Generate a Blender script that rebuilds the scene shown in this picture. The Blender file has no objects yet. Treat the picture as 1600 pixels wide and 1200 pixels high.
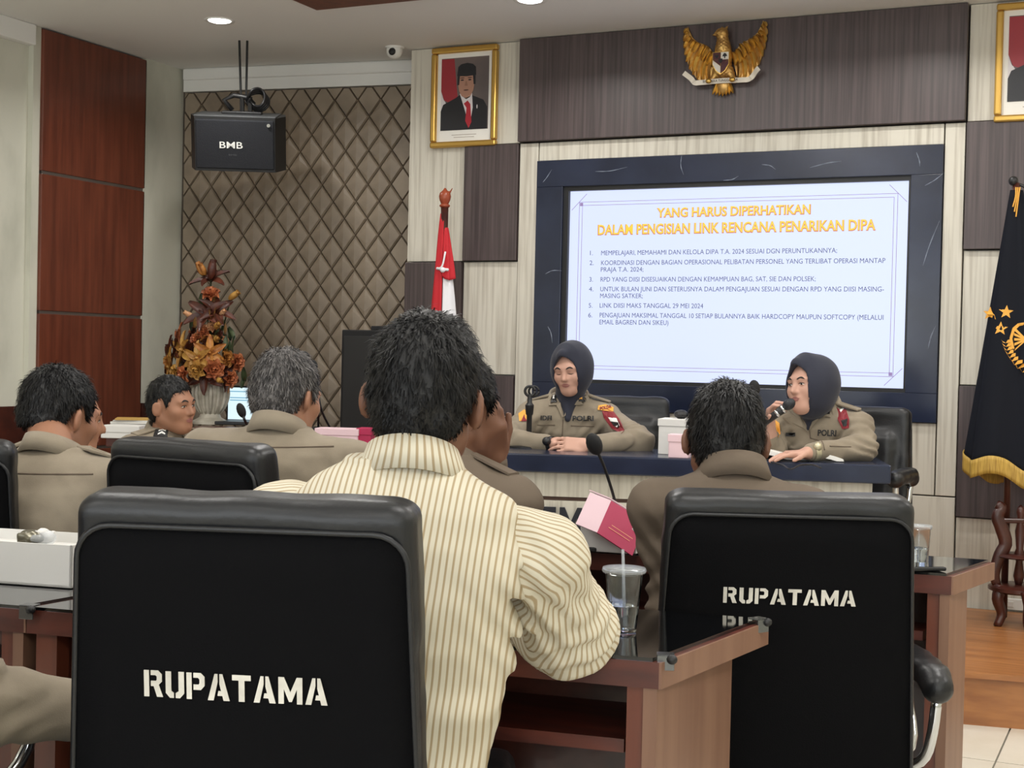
import bpy, bmesh, math, random
import numpy as np
from mathutils import Matrix, Vector

# ------------------------------------------------------------------ camera
SC = bpy.context.scene
COL = SC.collection
FPX = 2200.0
TH = math.atan(2200 / 4730.0); PITCH = 0.0182; ROLL = 0.023
CAM = np.array([0.0, 0.0, 1.22])
FW = np.array([-math.sin(TH) * math.cos(PITCH), math.cos(TH) * math.cos(PITCH), -math.sin(PITCH)])
_r0 = np.array([math.cos(TH), math.sin(TH), 0.0]); _u0 = np.cross(_r0, FW)
RT = _r0 * math.cos(ROLL) + _u0 * math.sin(ROLL)
UP = _u0 * math.cos(ROLL) - _r0 * math.sin(ROLL)
cd = bpy.data.cameras.new('camera'); cam = bpy.data.objects.new('camera', cd); COL.objects.link(cam)
cd.sensor_width = 36.0; cd.lens = FPX / 1600 * 36.0; cd.clip_start = 0.05; cd.clip_end = 100
cam.matrix_world = Matrix(((RT[0], UP[0], -FW[0], CAM[0]), (RT[1], UP[1], -FW[1], CAM[1]),
                           (RT[2], UP[2], -FW[2], CAM[2]), (0, 0, 0, 1)))
SC.camera = cam
# ------------------------------------------------------------------ world, exposure
w = bpy.data.worlds.new('world'); SC.world = w; w.use_nodes = True
w.node_tree.nodes['Background'].inputs[0].default_value = (0.8, 0.85, 0.9, 1)
w.node_tree.nodes['Background'].inputs[1].default_value = 0.15
SC.view_settings.view_transform = 'Standard'; SC.view_settings.look = 'None'
SC.view_settings.gamma = 1.0; SC.view_settings.use_curve_mapping = False
SC.view_settings.exposure = 0.12
LAMP_W = 7.0          # watts of each ceiling downlight
FILL_PANEL_W = 22.0         # watts of each unseen tray panel, added to brighten the room
SCREEN_E = 1.1
FILL_WIN_W = 24.0           # watts of each unseen, added window behind the viewer

# ------------------------------------------------------------------ measuring helpers
def ray(x, y): return FW + RT * (x - 800) / FPX + UP * (600 - y) / FPX
def AT(x, y, d): return CAM + ray(x, y) * d
def PLANE(x, y, ax, v):
    r = ray(x, y); return CAM + r * ((v - CAM[ax]) / r[ax])
def PZ(x, y, z): return PLANE(x, y, 2, z)
def PY(x, y, v): return PLANE(x, y, 1, v)
def rz(a):
    c, s = math.cos(a), math.sin(a); return np.array([[c, -s, 0], [s, c, 0], [0, 0, 1.0]])
def rx(a):
    c, s = math.cos(a), math.sin(a); return np.array([[1.0, 0, 0], [0, c, -s], [0, s, c]])
def ry(a):
    c, s = math.cos(a), math.sin(a); return np.array([[c, 0, s], [0, 1.0, 0], [-s, 0, c]])
def nrm(v): v = np.asarray(v, float); return v / max(1e-9, np.linalg.norm(v))
D2R = math.radians

# ------------------------------------------------------------------ materials
def lin(c):
    return tuple((v / 255 / 12.92 if v / 255 <= 0.04045 else ((v / 255 + 0.055) / 1.055) ** 2.4) for v in c)
MATS = {}
def mat(name, c, rough=0.6, metal=0.0, spec=0.5, c2=None, scale=(1, 1, 1), nscale=6, detail=4, lo=0.35, hi=0.65,
        bump=0.0, bscale=60, coat=0.0, trans=0.0, emit=0.0, alpha=1.0, coord='Object', sheen=0.0):
    if name in MATS: return MATS[name]
    m = bpy.data.materials.new(name); m.use_nodes = True; MATS[name] = m
    nt = m.node_tree; b = nt.nodes['Principled BSDF']
    b.inputs['Base Color'].default_value = (*lin(c), 1); b.inputs['Roughness'].default_value = rough
    b.inputs['Metallic'].default_value = metal; b.inputs['Specular IOR Level'].default_value = spec
    b.inputs['Coat Weight'].default_value = coat; b.inputs['Coat Roughness'].default_value = 0.08
    b.inputs['Transmission Weight'].default_value = trans; b.inputs['Alpha'].default_value = alpha
    b.inputs['Sheen Weight'].default_value = sheen
    if emit:
        b.inputs['Base Color'].default_value = (0.01, 0.01, 0.01, 1)
        b.inputs['Emission Color'].default_value = (*lin(c), 1); b.inputs['Emission Strength'].default_value = emit
    if c2 is not None or bump:
        tc = nt.nodes.new('ShaderNodeTexCoord'); mp = nt.nodes.new('ShaderNodeMapping')
        mp.inputs['Scale'].default_value = scale; nt.links.new(tc.outputs[coord], mp.inputs[0])
    if c2 is not None:
        n = nt.nodes.new('ShaderNodeTexNoise'); n.inputs['Scale'].default_value = nscale; n.inputs['Detail'].default_value = detail
        nt.links.new(mp.outputs[0], n.inputs['Vector'])
        r = nt.nodes.new('ShaderNodeValToRGB'); r.color_ramp.elements[0].position = lo; r.color_ramp.elements[1].position = hi
        r.color_ramp.elements[0].color = (*lin(c), 1); r.color_ramp.elements[1].color = (*lin(c2), 1)
        nt.links.new(n.outputs[0], r.inputs[0]); nt.links.new(r.outputs[0], b.inputs['Base Color'])
    if bump:
        n2 = nt.nodes.new('ShaderNodeTexNoise'); n2.inputs['Scale'].default_value = bscale; n2.inputs['Detail'].default_value = 3
        nt.links.new(mp.outputs[0], n2.inputs['Vector'])
        bp = nt.nodes.new('ShaderNodeBump'); bp.inputs['Strength'].default_value = bump; bp.inputs['Distance'].default_value = 0.004
        nt.links.new(n2.outputs[0], bp.inputs['Height']); nt.links.new(bp.outputs[0], b.inputs['Normal'])
    return m
def stripes(name, base, line, period, frac, rough=0.8):
    m = bpy.data.materials.new(name); m.use_nodes = True; MATS[name] = m
    nt = m.node_tree; b = nt.nodes['Principled BSDF']; b.inputs['Roughness'].default_value = rough
    b.inputs['Specular IOR Level'].default_value = 0.15
    a = nt.nodes.new('ShaderNodeAttribute'); a.attribute_name = 'stripe'
    d = nt.nodes.new('ShaderNodeMath'); d.operation = 'DIVIDE'; d.inputs[1].default_value = period; nt.links.new(a.outputs['Fac'], d.inputs[0])
    fr = nt.nodes.new('ShaderNodeMath'); fr.operation = 'FRACT'; nt.links.new(d.outputs[0], fr.inputs[0])
    r = nt.nodes.new('ShaderNodeValToRGB'); e = r.color_ramp.elements
    e[0].position = 0.0; e[0].color = (*lin(line), 1); e[1].position = frac + 0.12; e[1].color = (*lin(base), 1)
    x = e.new(frac); x.color = (*lin(line), 1); y = e.new(0.92); y.color = (*lin(base), 1); z = e.new(1.0); z.color = (*lin(line), 1)
    nt.links.new(fr.outputs[0], r.inputs[0]); nt.links.new(r.outputs[0], b.inputs['Base Color'])
    return m
def tone_mat(name, c, c2, rough=0.45, spec=0.5):
    m = bpy.data.materials.new(name); m.use_nodes = True; MATS[name] = m
    nt = m.node_tree; b = nt.nodes['Principled BSDF']; b.inputs['Roughness'].default_value = rough; b.inputs['Specular IOR Level'].default_value = spec
    a = nt.nodes.new('ShaderNodeAttribute'); a.attribute_name = 'tone'
    r = nt.nodes.new('ShaderNodeValToRGB'); r.color_ramp.elements[0].color = (*lin(c), 1); r.color_ramp.elements[1].color = (*lin(c2), 1)
    nt.links.new(a.outputs['Fac'], r.inputs[0]); nt.links.new(r.outputs[0], b.inputs['Base Color'])
    return m

M_white = mat('pale_woodgrain', (206, 201, 188), 0.5, c2=(168, 160, 146), scale=(26, 26, 0.9), nscale=2.2, detail=5, lo=0.45, hi=0.75)
M_dark = mat('dark_woodgrain', (84, 72, 72), 0.42, c2=(56, 46, 47), scale=(34, 34, 0.8), nscale=2.5, detail=6, lo=0.35, hi=0.7)
M_paper = mat('marbled_wallpaper', (205, 204, 190), 0.6, c2=(178, 178, 164), scale=(1, 1, 0.45), nscale=3.2, detail=7, lo=0.5, hi=0.72)
M_ceil = mat('ceiling_paint', (228, 227, 223), 0.8)
M_red = mat('mahogany_veneer', (112, 58, 40), 0.36, c2=(90, 44, 30), scale=(9, 9, 0.7), nscale=3, detail=6, coat=0.1)
M_redh = mat('mahogany_edge', (98, 46, 34), 0.36, c2=(70, 32, 26), scale=(0.8, 8, 8), nscale=3, detail=6, coat=0.15)
M_litend = mat('light_brown_veneer', (136, 102, 82), 0.45, c2=(122, 88, 70), scale=(7, 7, 0.6), nscale=3, detail=6)  # table-end wood, lighter than the fronts: its lit side put into the colour
M_quilt = mat('quilted_taupe_leatherette', (146, 132, 114), 0.45, c2=(124, 111, 95), scale=(3, 3, 3), nscale=2, bump=0.05, bscale=150)
M_groove = mat('dark_seam', (74, 65, 55), 0.7)
M_marble = mat('black_marble', (28, 34, 52), 0.2, c2=(36, 43, 64), nscale=5)  # slight blue lift puts the lens glare into the colour
M_alu = mat('brushed_aluminium', (140, 130, 124), 0.35, metal=0.8)
M_black = mat('black_plastic', (22, 22, 24), 0.45)
M_blackm = mat('matte_black', (16, 16, 18), 0.8)
M_leather = mat('black_leather', (18, 19, 22), 0.4, bump=0.12, bscale=120, spec=0.5)
M_fabric = mat('black_chair_fabric', (10, 10, 12), 0.9, bump=0.15, bscale=400, spec=0.1)
M_chrome = mat('chrome', (210, 212, 215), 0.12, metal=1.0)
M_glass = mat('black_glass', (8, 9, 11), 0.06, coat=0.6)
M_tile = mat('cream_floor_tile', (214, 210, 198), 0.18, c2=(204, 198, 184), nscale=3)
M_grout = mat('grout', (150, 146, 136), 0.8)
M_deck = mat('stage_laminate', (168, 112, 64), 0.35, c2=(140, 88, 48), scale=(0.7, 9, 9), nscale=3, detail=6)
M_gold = mat('gilt', (206, 166, 88), 0.3, metal=0.85)
M_gold2 = mat('dark_gilt', (170, 128, 74), 0.34, metal=0.75, c2=(204, 164, 96), nscale=30)
M_ivory = mat('ivory', (226, 218, 204), 0.6)
M_wht = mat('white_paint', (228, 228, 224), 0.5)
M_paperw = mat('white_paper', (236, 234, 228), 0.8)
M_pinkl = mat('pale_pink_card', (222, 192, 200), 0.6)
M_mag = mat('magenta_card', (168, 28, 74), 0.5)
M_card = mat('grey_white_card', (214, 212, 208), 0.7)
M_khaki = mat('khaki_twill', (142, 131, 114), 0.85, c2=(132, 121, 105), nscale=14, bump=0.12, bscale=500, spec=0.15, sheen=0.1)
M_khakid = mat('dark_khaki_twill', (106, 94, 82), 0.85, bump=0.1, bscale=500, spec=0.15)
M_trou = mat('brown_trousers', (72, 62, 52), 0.85)
M_trou2 = mat('dark_trousers', (40, 40, 44), 0.85)
M_skin = mat('brown_skin', (156, 112, 88), 0.5, spec=0.35)
M_skind = mat('deep_brown_skin', (116, 80, 62), 0.5, spec=0.35)
M_skinl = mat('light_brown_skin', (192, 150, 132), 0.5, spec=0.3)
M_hijab = mat('navy_hijab_cloth', (44, 46, 58), 0.75, spec=0.2, bump=0.05, bscale=300, sheen=0.15)
M_hair = tone_mat('black_hair', (6, 6, 7), (16, 15, 16), 0.5, 0.22)
M_hairg = tone_mat('grey_hair', (44, 42, 42), (128, 124, 122), 0.6, 0.2)
M_hairb = mat('black_hair_base', (8, 8, 9), 0.55, c2=(15, 14, 15), nscale=60, bump=0.3, bscale=150)
M_hairgb = mat('grey_hair_base', (70, 66, 64), 0.6, c2=(104, 100, 98), nscale=50, bump=0.3, bscale=150)
M_cord = stripes('cream_corduroy', (208, 201, 182), (168, 150, 120), 0.0098, 0.22)
M_brow = mat('brow_hair', (34, 26, 24), 0.8)
M_lip = mat('lip_skin', (150, 96, 90), 0.5)
M_eye = mat('eye_white', (214, 206, 198), 0.3)
M_clear = mat('clear_plastic', (245, 248, 250), 0.05, trans=1.0, spec=0.5)
M_film = mat('milky_film', (226, 232, 238), 0.25, alpha=0.3)
M_redc = mat('red_cloth', (190, 34, 44), 0.8)
M_whitec = mat('white_cloth', (232, 232, 236), 0.8)
M_navy = mat('black_flag_velvet', (14, 17, 26), 0.8, spec=0.2)
M_fringe = mat('gold_fringe', (190, 156, 70), 0.6, c2=(150, 116, 44), scale=(60, 60, 4), nscale=4)
M_yel = mat('gold_thread', (222, 160, 58), 0.55)
M_teak = mat('dark_teak', (74, 34, 24), 0.35, c2=(54, 24, 18), nscale=14, coat=0.2)

# ------------------------------------------------------------------ object helpers
def tag(o, label=None, cat=None, group=None, kind=None):
    if label: o['label'] = label
    if cat: o['category'] = cat
    if group: o['group'] = group
    if kind: o['kind'] = kind
    return o
def thing(name, label, cat, loc=(0, 0, 0), rot=0.0, group=None, kind=None):
    o = bpy.data.objects.new(name, None); COL.objects.link(o)
    o.location = tuple(loc); o.rotation_euler = (0, 0, rot); o.empty_display_size = 0.1
    return tag(o, label, cat, group, kind)
def link(name, me, parent=None, loc=None, rot=None, scale=None):
    o = bpy.data.objects.new(name, me); COL.objects.link(o)
    if parent is not None: o.parent = parent
    if loc is not None: o.location = tuple(loc)
    if rot is not None: o.rotation_euler = rot
    if scale is not None: o.scale = scale
    return o
def mkmesh(name, V, Fc, m, smooth=False):
    me = bpy.data.meshes.new(name)
    V = np.asarray(V, np.float32)
    if isinstance(Fc, np.ndarray) and len(Fc):
        k = Fc.shape[1]
        me.vertices.add(len(V)); me.vertices.foreach_set('co', V.ravel())
        me.loops.add(Fc.size); me.loops.foreach_set('vertex_index', Fc.astype(np.int32).ravel())
        me.polygons.add(len(Fc)); me.polygons.foreach_set('loop_start', np.arange(0, Fc.size, k, dtype=np.int32))
        me.update(calc_edges=True)
    else:
        me.from_pydata([tuple(map(float, v)) for v in V], [], [tuple(map(int, q)) for q in Fc])
    me.materials.append(m)
    if smooth: me.polygons.foreach_set('use_smooth', [True] * len(me.polygons))
    me.update()
    return me
def mesh(name, V, Fc, m, parent=None, smooth=False, **k):
    return link(name, mkmesh(name, V, Fc, m, smooth), parent, **k)
class MB:
    """collects shapes and links them as one mesh"""
    def __init__(s): s.V = []; s.F = []
    def raw(s, V, F):
        n = len(s.V); s.V += [tuple(v) for v in V]; s.F += [tuple(i + n for i in f) for f in F]; return s
    def box(s, lo, hi, M=None, o=(0, 0, 0), bev=0.0):
        lo = np.array(lo, float); hi = np.array(hi, float)
        if bev > 0:
            bm = bmesh.new(); bmesh.ops.create_cube(bm, size=1)
            for v in bm.verts: v.co = Vector([lo[i] + (v.co[i] + .5) * (hi[i] - lo[i]) for i in range(3)])
            bmesh.ops.bevel(bm, geom=bm.edges[:], offset=bev, segments=2, affect='EDGES', profile=0.5)
            bm.verts.index_update(); V = [np.array(v.co) for v in bm.verts]; F = [[v.index for v in f.verts] for f in bm.faces]; bm.free()
        else:
            V = [np.array([(lo, hi)[i][0], (lo, hi)[j][1], (lo, hi)[k][2]]) for i in (0, 1) for j in (0, 1) for k in (0, 1)]
            F = [(0, 1, 3, 2), (4, 6, 7, 5), (0, 4, 5, 1), (2, 3, 7, 6), (0, 2, 6, 4), (1, 5, 7, 3)]
        if M is not None: V = [M @ v + np.array(o) for v in V]
        return s.raw(V, F)
    def prism(s, pts, t, origin=(0, 0, 0), u=(1, 0, 0), v=(0, 0, 1), n=(0, -1, 0)):
        o, u, v, n = [np.array(a, float) for a in (origin, u, v, n)]
        k = len(pts)
        A = [o + u * p[0] + v * p[1] for p in pts]; B = [a + n * t for a in A]
        F = [tuple(range(k, 2 * k)), tuple(range(k - 1, -1, -1))] + [(i, (i + 1) % k, (i + 1) % k + k, i + k) for i in range(k)]
        return s.raw(A + B, F)
    def lathe(s, prof, seg=24, o=(0, 0, 0), cap=True):
        o = np.array(o, float); V = []; F = []
        for r, z in prof:
            for i in range(seg):
                a = 2 * math.pi * i / seg; V.append(o + np.array([r * math.cos(a), r * math.sin(a), z]))
        for j in range(len(prof) - 1):
            for i in range(seg):
                i2 = (i + 1) % seg; F.append((j * seg + i, j * seg + i2, (j + 1) * seg + i2, (j + 1) * seg + i))
        if cap:
            F.append(tuple(range(seg - 1, -1, -1))); n = (len(prof) - 1) * seg; F.append(tuple(range(n, n + seg)))
        return s.raw(V, F)
    def tube(s, path, r, seg=8, flat=1.0):
        path = [np.array(p, float) for p in path]; n = len(path); V = []; F = []
        rr = r if hasattr(r, '__len__') else [r] * n
        prev = None
        for i, p in enumerate(path):
            t = nrm(path[min(i + 1, n - 1)] - path[max(i - 1, 0)])
            a = prev if prev is not None else (np.array([0, 0, 1.0]) if abs(t[2]) < .9 else np.array([1.0, 0, 0]))
            a = nrm(a - t * (a @ t)); b = np.cross(t, a); prev = a
            for k in range(seg):
                g = 2 * math.pi * k / seg; V.append(p + (a * math.cos(g) + b * math.sin(g) * flat) * rr[i])
        for i in range(n - 1):
            for k in range(seg):
                k2 = (k + 1) % seg; F.append((i * seg + k, i * seg + k2, (i + 1) * seg + k2, (i + 1) * seg + k))
        F.append(tuple(range(seg - 1, -1, -1))); F.append(tuple(range((n - 1) * seg, n * seg)))
        return s.raw(V, F)
    def ball(s, c, r, seg=14, rings=8, M=None):
        c = np.array(c, float); r = np.array(r if hasattr(r, '__len__') else [r] * 3, float); V = []; F = []
        for j in range(rings + 1):
            p = math.pi * j / rings
            for i in range(seg):
                a = 2 * math.pi * i / seg; q = np.array([math.sin(p) * math.cos(a), math.sin(p) * math.sin(a), math.cos(p)]) * r
                V.append(c + (M @ q if M is not None else q))
        for j in range(rings):
            for i in range(seg):
                i2 = (i + 1) % seg; F.append((j * seg + i, (j + 1) * seg + i, (j + 1) * seg + i2, j * seg + i2))
        return s.raw(V, F)
    def mk(s, name, m, smooth=False): 
        me = mkmesh(name, s.V, s.F, m, False)
        if smooth:
            me.polygons.foreach_set('use_smooth', [True] * len(me.polygons))
            if smooth == 'auto':
                bm = bmesh.new(); bm.from_mesh(me)
                bmesh.ops.remove_doubles(bm, verts=bm.verts, dist=1e-6)
                for e in bm.edges:
                    if len(e.link_faces) == 2 and e.calc_face_angle(0) > 0.7: e.smooth = False
                bm.to_mesh(me); bm.free()
        return me
    def build(s, name, m, parent=None, smooth=False, **k):
        return link(name, s.mk(name, m, smooth), parent, **k)
def struct(o): o['kind'] = 'structure'; return o
def curve_pts(P, n=24):
    P = [np.array(p, float) for p in P]; out = []
    Q = [2 * P[0] - P[1]] + P + [2 * P[-1] - P[-2]]
    seg = len(P) - 1
    for i in range(n + 1):
        t = i / n * seg; j = min(int(t), seg - 1); u = t - j
        a, b, c, d = Q[j], Q[j + 1], Q[j + 2], Q[j + 3]
        out.append(0.5 * (2 * b + (c - a) * u + (2 * a - 5 * b + 4 * c - d) * u * u + (3 * b - a - 3 * c + d) * u ** 3))
    return out
_TX = {}
def text2d(s, bold=0.0):
    """flat lettering as 2-D vertices and faces, lower left at (0,0), cap height 1"""
    key = (s, bold)
    if key in _TX: return _TX[key]
    c = bpy.data.curves.new('t', 'FONT'); c.body = s; c.size = 1.0; c.offset = bold; c.resolution_u = 3
    o = bpy.data.objects.new('t', c); COL.objects.link(o)
    dg = bpy.context.evaluated_depsgraph_get(); me = o.evaluated_get(dg).to_mesh()
    V = np.array([v.co[:2] for v in me.vertices]); F = [tuple(p.vertices) for p in me.polygons]
    o.evaluated_get(dg).to_mesh_clear(); bpy.data.objects.remove(o); bpy.data.curves.remove(c)
    V = V / 0.69
    V[:, 0] -= V[:, 0].min()
    _TX[key] = (V, F); return V, F
def text(name, s, m, parent, origin, u, v, n, height, width=None, bold=0.0, lift=0.001, center=False):
    V, F = text2d(s, bold); V = V.copy()
    wd = V[:, 0].max(); sx = (width / wd) if width else height
    if center: V[:, 0] -= wd / 2
    o, u, v, n = [np.array(a, float) for a in (origin, u, v, n)]
    P = [o + u * p[0] * sx + v * p[1] * height + n * lift for p in V]
    return mesh(name, P, F, m, parent)

# ------------------------------------------------------------------ implicit surfaces for bodies and soft goods
def smin(a, b, k):
    if k <= 0: return np.minimum(a, b)
    h = np.maximum(k - np.abs(a - b), 0) / k
    return np.minimum(a, b) - h * h * k * 0.25
_rng = np.random.RandomState(5); _TAB = _rng.rand(32, 32, 32).astype(np.float32)
def noise3(P):
    i = np.floor(P).astype(np.int32); f = P - i; f = f * f * (3 - 2 * f)
    x0, y0, z0 = i[..., 0] & 31, i[..., 1] & 31, i[..., 2] & 31; x1, y1, z1 = (x0 + 1) & 31, (y0 + 1) & 31, (z0 + 1) & 31
    fx, fy, fz = f[..., 0], f[..., 1], f[..., 2]
    def L(a, b, t): return a + (b - a) * t
    return L(L(L(_TAB[x0, y0, z0], _TAB[x1, y0, z0], fx), L(_TAB[x0, y1, z0], _TAB[x1, y1, z0], fx), fy),
             L(L(_TAB[x0, y0, z1], _TAB[x1, y0, z1], fx), L(_TAB[x0, y1, z1], _TAB[x1, y1, z1], fx), fy), fz) * 2 - 1
class Field:
    def __init__(s): s.pr = []; s.disp = None
    def add(s, fn, lo, hi, k=0.02, mode='u'): s.pr.append((fn, np.array(lo, float), np.array(hi, float), k, mode)); return s
    def cone(s, a, b, r1, r2, k=0.02, mode='u'):
        a = np.array(a, float); b = np.array(b, float); ab = b - a; L2 = max(ab @ ab, 1e-9)
        def fn(P):
            t = np.clip(((P - a) @ ab) / L2, 0, 1); d = P - a - t[..., None] * ab
            return np.sqrt((d * d).sum(-1)) - (r1 + (r2 - r1) * t)
        r = max(r1, r2)
        return s.add(fn, np.minimum(a, b) - r, np.maximum(a, b) + r, k, mode)
    def ell(s, c, r, M=None, k=0.02, mode='u'):
        c = np.array(c, float); r = np.array(r, float); M = np.eye(3) if M is None else M
        def fn(P):
            q = ((P - c) @ M) / r; k0 = np.sqrt((q * q).sum(-1)); q = q / r; k1 = np.sqrt((q * q).sum(-1))
            return k0 * (k0 - 1) / np.maximum(k1, 1e-6)
        e = np.abs(M) @ r
        return s.add(fn, c - e, c + e, k, mode)
    def rbox(s, c, h, r, M=None, k=0.0, taper=0.0, mode='u'):
        c = np.array(c, float); h = np.array(h, float); M = np.eye(3) if M is None else M
        def fn(P):
            q = (P - c) @ M
            if taper: q = q * np.stack([1 + taper * q[..., 2] / h[2], np.ones_like(q[..., 0]), np.ones_like(q[..., 0])], -1)
            q = np.abs(q) - (h - r); o = np.maximum(q, 0)
            return np.sqrt((o * o).sum(-1)) + np.minimum(q.max(-1), 0) - r
        e = np.abs(M) @ (h * np.array([1 + abs(taper) * 1.3, 1, 1]))
        return s.add(fn, c - e, c + e, k, mode)
    def cut(s, p, n, k=0.0):
        p = np.array(p, float); n = nrm(n)
        return s.add(lambda P: (P - p) @ n, [-9] * 3, [9] * 3, k, 'i')
    def comb(s, d, v, k, mode):
        if mode == 'u': return smin(d, v, k)
        if mode == 's': return -smin(-d, v, k)
        return -smin(-d, -v, k)
    def ev(s, P):
        d = np.full(P.shape[:-1], 0.3)
        for fn, lo, hi, k, mode in s.pr: d = s.comb(d, fn(P), k, mode)
        if s.disp is not None: d = d + s.disp(P)
        return d
    def mesh(s, h, lo=None, hi=None):
        us = [p for p in s.pr if p[4] == 'u']
        L = np.min([p[1] for p in us], 0) - 3 * h; H = np.max([p[2] for p in us], 0) + 3 * h
        if lo is not None: L = np.maximum(L, lo)
        if hi is not None: H = np.minimum(H, hi)
        n = np.maximum(np.ceil((H - L) / h).astype(int) + 1, 2)
        G = np.full(n, 0.1, np.float32)
        ax = [L[i] + h * np.arange(n[i]) for i in range(3)]
        for fn, a, b, k, mode in s.pr:
            m = k + 4 * h
            i0 = np.clip(np.floor((a - m - L) / h).astype(int), 0, n); i1 = np.clip(np.ceil((b + m - L) / h).astype(int) + 1, 0, n)
            if np.any(i1 <= i0): continue
            X, Y, Z = np.meshgrid(ax[0][i0[0]:i1[0]], ax[1][i0[1]:i1[1]], ax[2][i0[2]:i1[2]], indexing='ij')
            sl = tuple(slice(i0[i], i1[i]) for i in range(3))
            G[sl] = s.comb(G[sl], fn(np.stack([X, Y, Z], -1)), k, mode)
        if s.disp is not None:
            w_ = np.argwhere(np.abs(G) < 0.03); P = L + h * w_
            G[tuple(w_.T)] += s.disp(P)
        G[0], G[-1], G[:, 0], G[:, -1], G[:, :, 0], G[:, :, -1] = 0.1, 0.1, 0.1, 0.1, 0.1, 0.1
        return nets(G, L, h)
def nets(G, o, h):
    s = G < 0; n = np.array(G.shape)
    c = np.zeros(n - 1, np.int8)
    cs = [(i, j, k) for i in (0, 1) for j in (0, 1) for k in (0, 1)]
    for i, j, k in cs: c += s[i:n[0] - 1 + i, j:n[1] - 1 + j, k:n[2] - 1 + k]
    m = (c > 0) & (c < 8); ids = np.argwhere(m); idx = np.full(n - 1, -1, np.int64); idx[tuple(ids.T)] = np.arange(len(ids))
    acc = np.zeros((len(ids), 3)); cnt = np.zeros(len(ids))
    for a in cs:
        for d in range(3):
            if a[d]: continue
            b = list(a); b[d] = 1
            fa = G[tuple((ids + a).T)]; fb = G[tuple((ids + b).T)]; x = (fa < 0) != (fb < 0)
            t = np.where(x, fa / np.where(x, fa - fb, 1), 0)
            p = np.array(a)[None] + t[:, None] * np.eye(3)[d][None]
            acc += np.where(x[:, None], p, 0); cnt += x
    V = o + h * (ids + acc / cnt[:, None])
    Fs = []
    for d in range(3):
        e1, e2 = (d + 1) % 3, (d + 2) % 3
        A = [slice(None)] * 3; B = [slice(None)] * 3; A[d] = slice(0, -1); B[d] = slice(1, None)
        for e in (e1, e2): A[e] = slice(1, -1); B[e] = slice(1, -1)
        x = s[tuple(A)] != s[tuple(B)]; q = np.argwhere(x)
        if not len(q): continue
        q[:, e1] += 1; q[:, e2] += 1
        neg = s[tuple(q.T)]
        u1 = np.eye(3, dtype=int)[e1]; u2 = np.eye(3, dtype=int)[e2]
        f = np.stack([idx[tuple((q - u1 - u2).T)], idx[tuple((q - u2).T)], idx[tuple(q.T)], idx[tuple((q - u1).T)]], 1)
        f[~neg] = f[~neg][:, ::-1]
        Fs.append(f)
    return V, np.concatenate(Fs)
def soft(name, F, h, m, parent=None, **k):
    V, Q = F.mesh(h, k.pop('lo', None), k.pop('hi', None))
    return mesh(name, V, Q, m, parent, smooth=True, **k)
def attr(o, name, vals):
    a = o.data.attributes.new(name, 'FLOAT', 'POINT'); a.data.foreach_set('value', np.asarray(vals, np.float32))
def shoot(F, O, D, far=0.5):
    t = np.zeros(len(O)); D = nrm(D)
    for _ in range(40):
        d = F.ev(O + t[:, None] * D); t = np.minimum(t + np.clip(d, -0.02, 0.03) * 0.8, far)
    return O + t[:, None] * D
def decal(name, F, m, parent, V2, Fc, origin, u, v, d, lift=0.0025, back=0.15, thick=None):
    """flat badge or lettering laid onto a soft surface along direction d"""
    o, u, v, d = np.array(origin, float), nrm(u), nrm(v), nrm(d)
    V2 = np.asarray(V2, float)
    O = o + V2[:, :1] * u + V2[:, 1:2] * v - d * back
    P = shoot(F, O, d) - d * lift
    return mesh(name, P, Fc, m, parent)
def grid2(pts, n=8):
    """polygon outline -> fan strip of quads so that it can follow a curved surface"""
    pts = np.array(pts, float); c = pts.mean(0); V = [c]; F = []; k = len(pts)
    for j in range(1, n + 1):
        for p in pts: V.append(c + (p - c) * j / n)
    for i in range(k):
        F.append((0, 1 + i, 1 + (i + 1) % k))
        for j in range(n - 1):
            F.append((1 + j * k + i, 1 + (j + 1) * k + i, 1 + (j + 1) * k + (i + 1) % k, 1 + j * k + (i + 1) % k))
    return np.array(V), F
def rect(w_, h_): return [(-w_ / 2, -h_ / 2), (w_ / 2, -h_ / 2), (w_ / 2, h_ / 2), (-w_ / 2, h_ / 2)]

# ================================================================== THE SETTING
ZC = 2.80
# floor and tiles
fl = struct(MB().box((-5.3, -2.6, -0.08), (2.7, 6.8, -0.012)).build('floor', M_grout))
tile = MB().box((-0.297, -0.297, -0.012), (0.297, 0.297, 0.0)).mk('tile', M_tile)
for i in range(13):
    for j in range(13):
        if -2.3 + j * 0.6 < 5.2: link('tile', tile, fl, loc=(-4.95 + i * 0.6, -2.3 + j * 0.6, 0))
# walls
WF = 6.38
wf = struct(MB().box((-3.60, WF + 0.06, 0), (2.7, WF + 0.30, ZC)).build('wall_front', M_white))
def panel(x0, x1, z0, z1, m, proud=0.0, g=0.003, name='panel'):
    return MB().box((x0 + g, WF - proud, z0 + g), (x1 - g, WF + 0.06, z1 - g), bev=0.002).build(name, m, wf)
xs = (-3.585, -3.255, -2.95); zs = (0.0, 0.56, 1.135, 1.705, 2.29, ZC)
panel(xs[0], xs[1], zs[3], zs[5], M_white); panel(xs[1], xs[2], zs[4], zs[5], M_white)
panel(xs[1], xs[2], zs[3], zs[4], M_dark, 0.022); panel(xs[0], xs[1], zs[2], zs[3], M_dark, 0.022)
panel(xs[1], xs[2], zs[2], zs[3], M_white); panel(xs[0], xs[1], zs[1], zs[2], M_white)
panel(xs[1], xs[2], zs[1], zs[2], M_dark, 0.022); panel(xs[0], xs[1], 0, zs[1], M_dark, 0.022); panel(xs[1], xs[2], 0, zs[1], M_white)
panel(-2.95, -0.82, zs[4], ZC, M_dark, 0.045)
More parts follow.
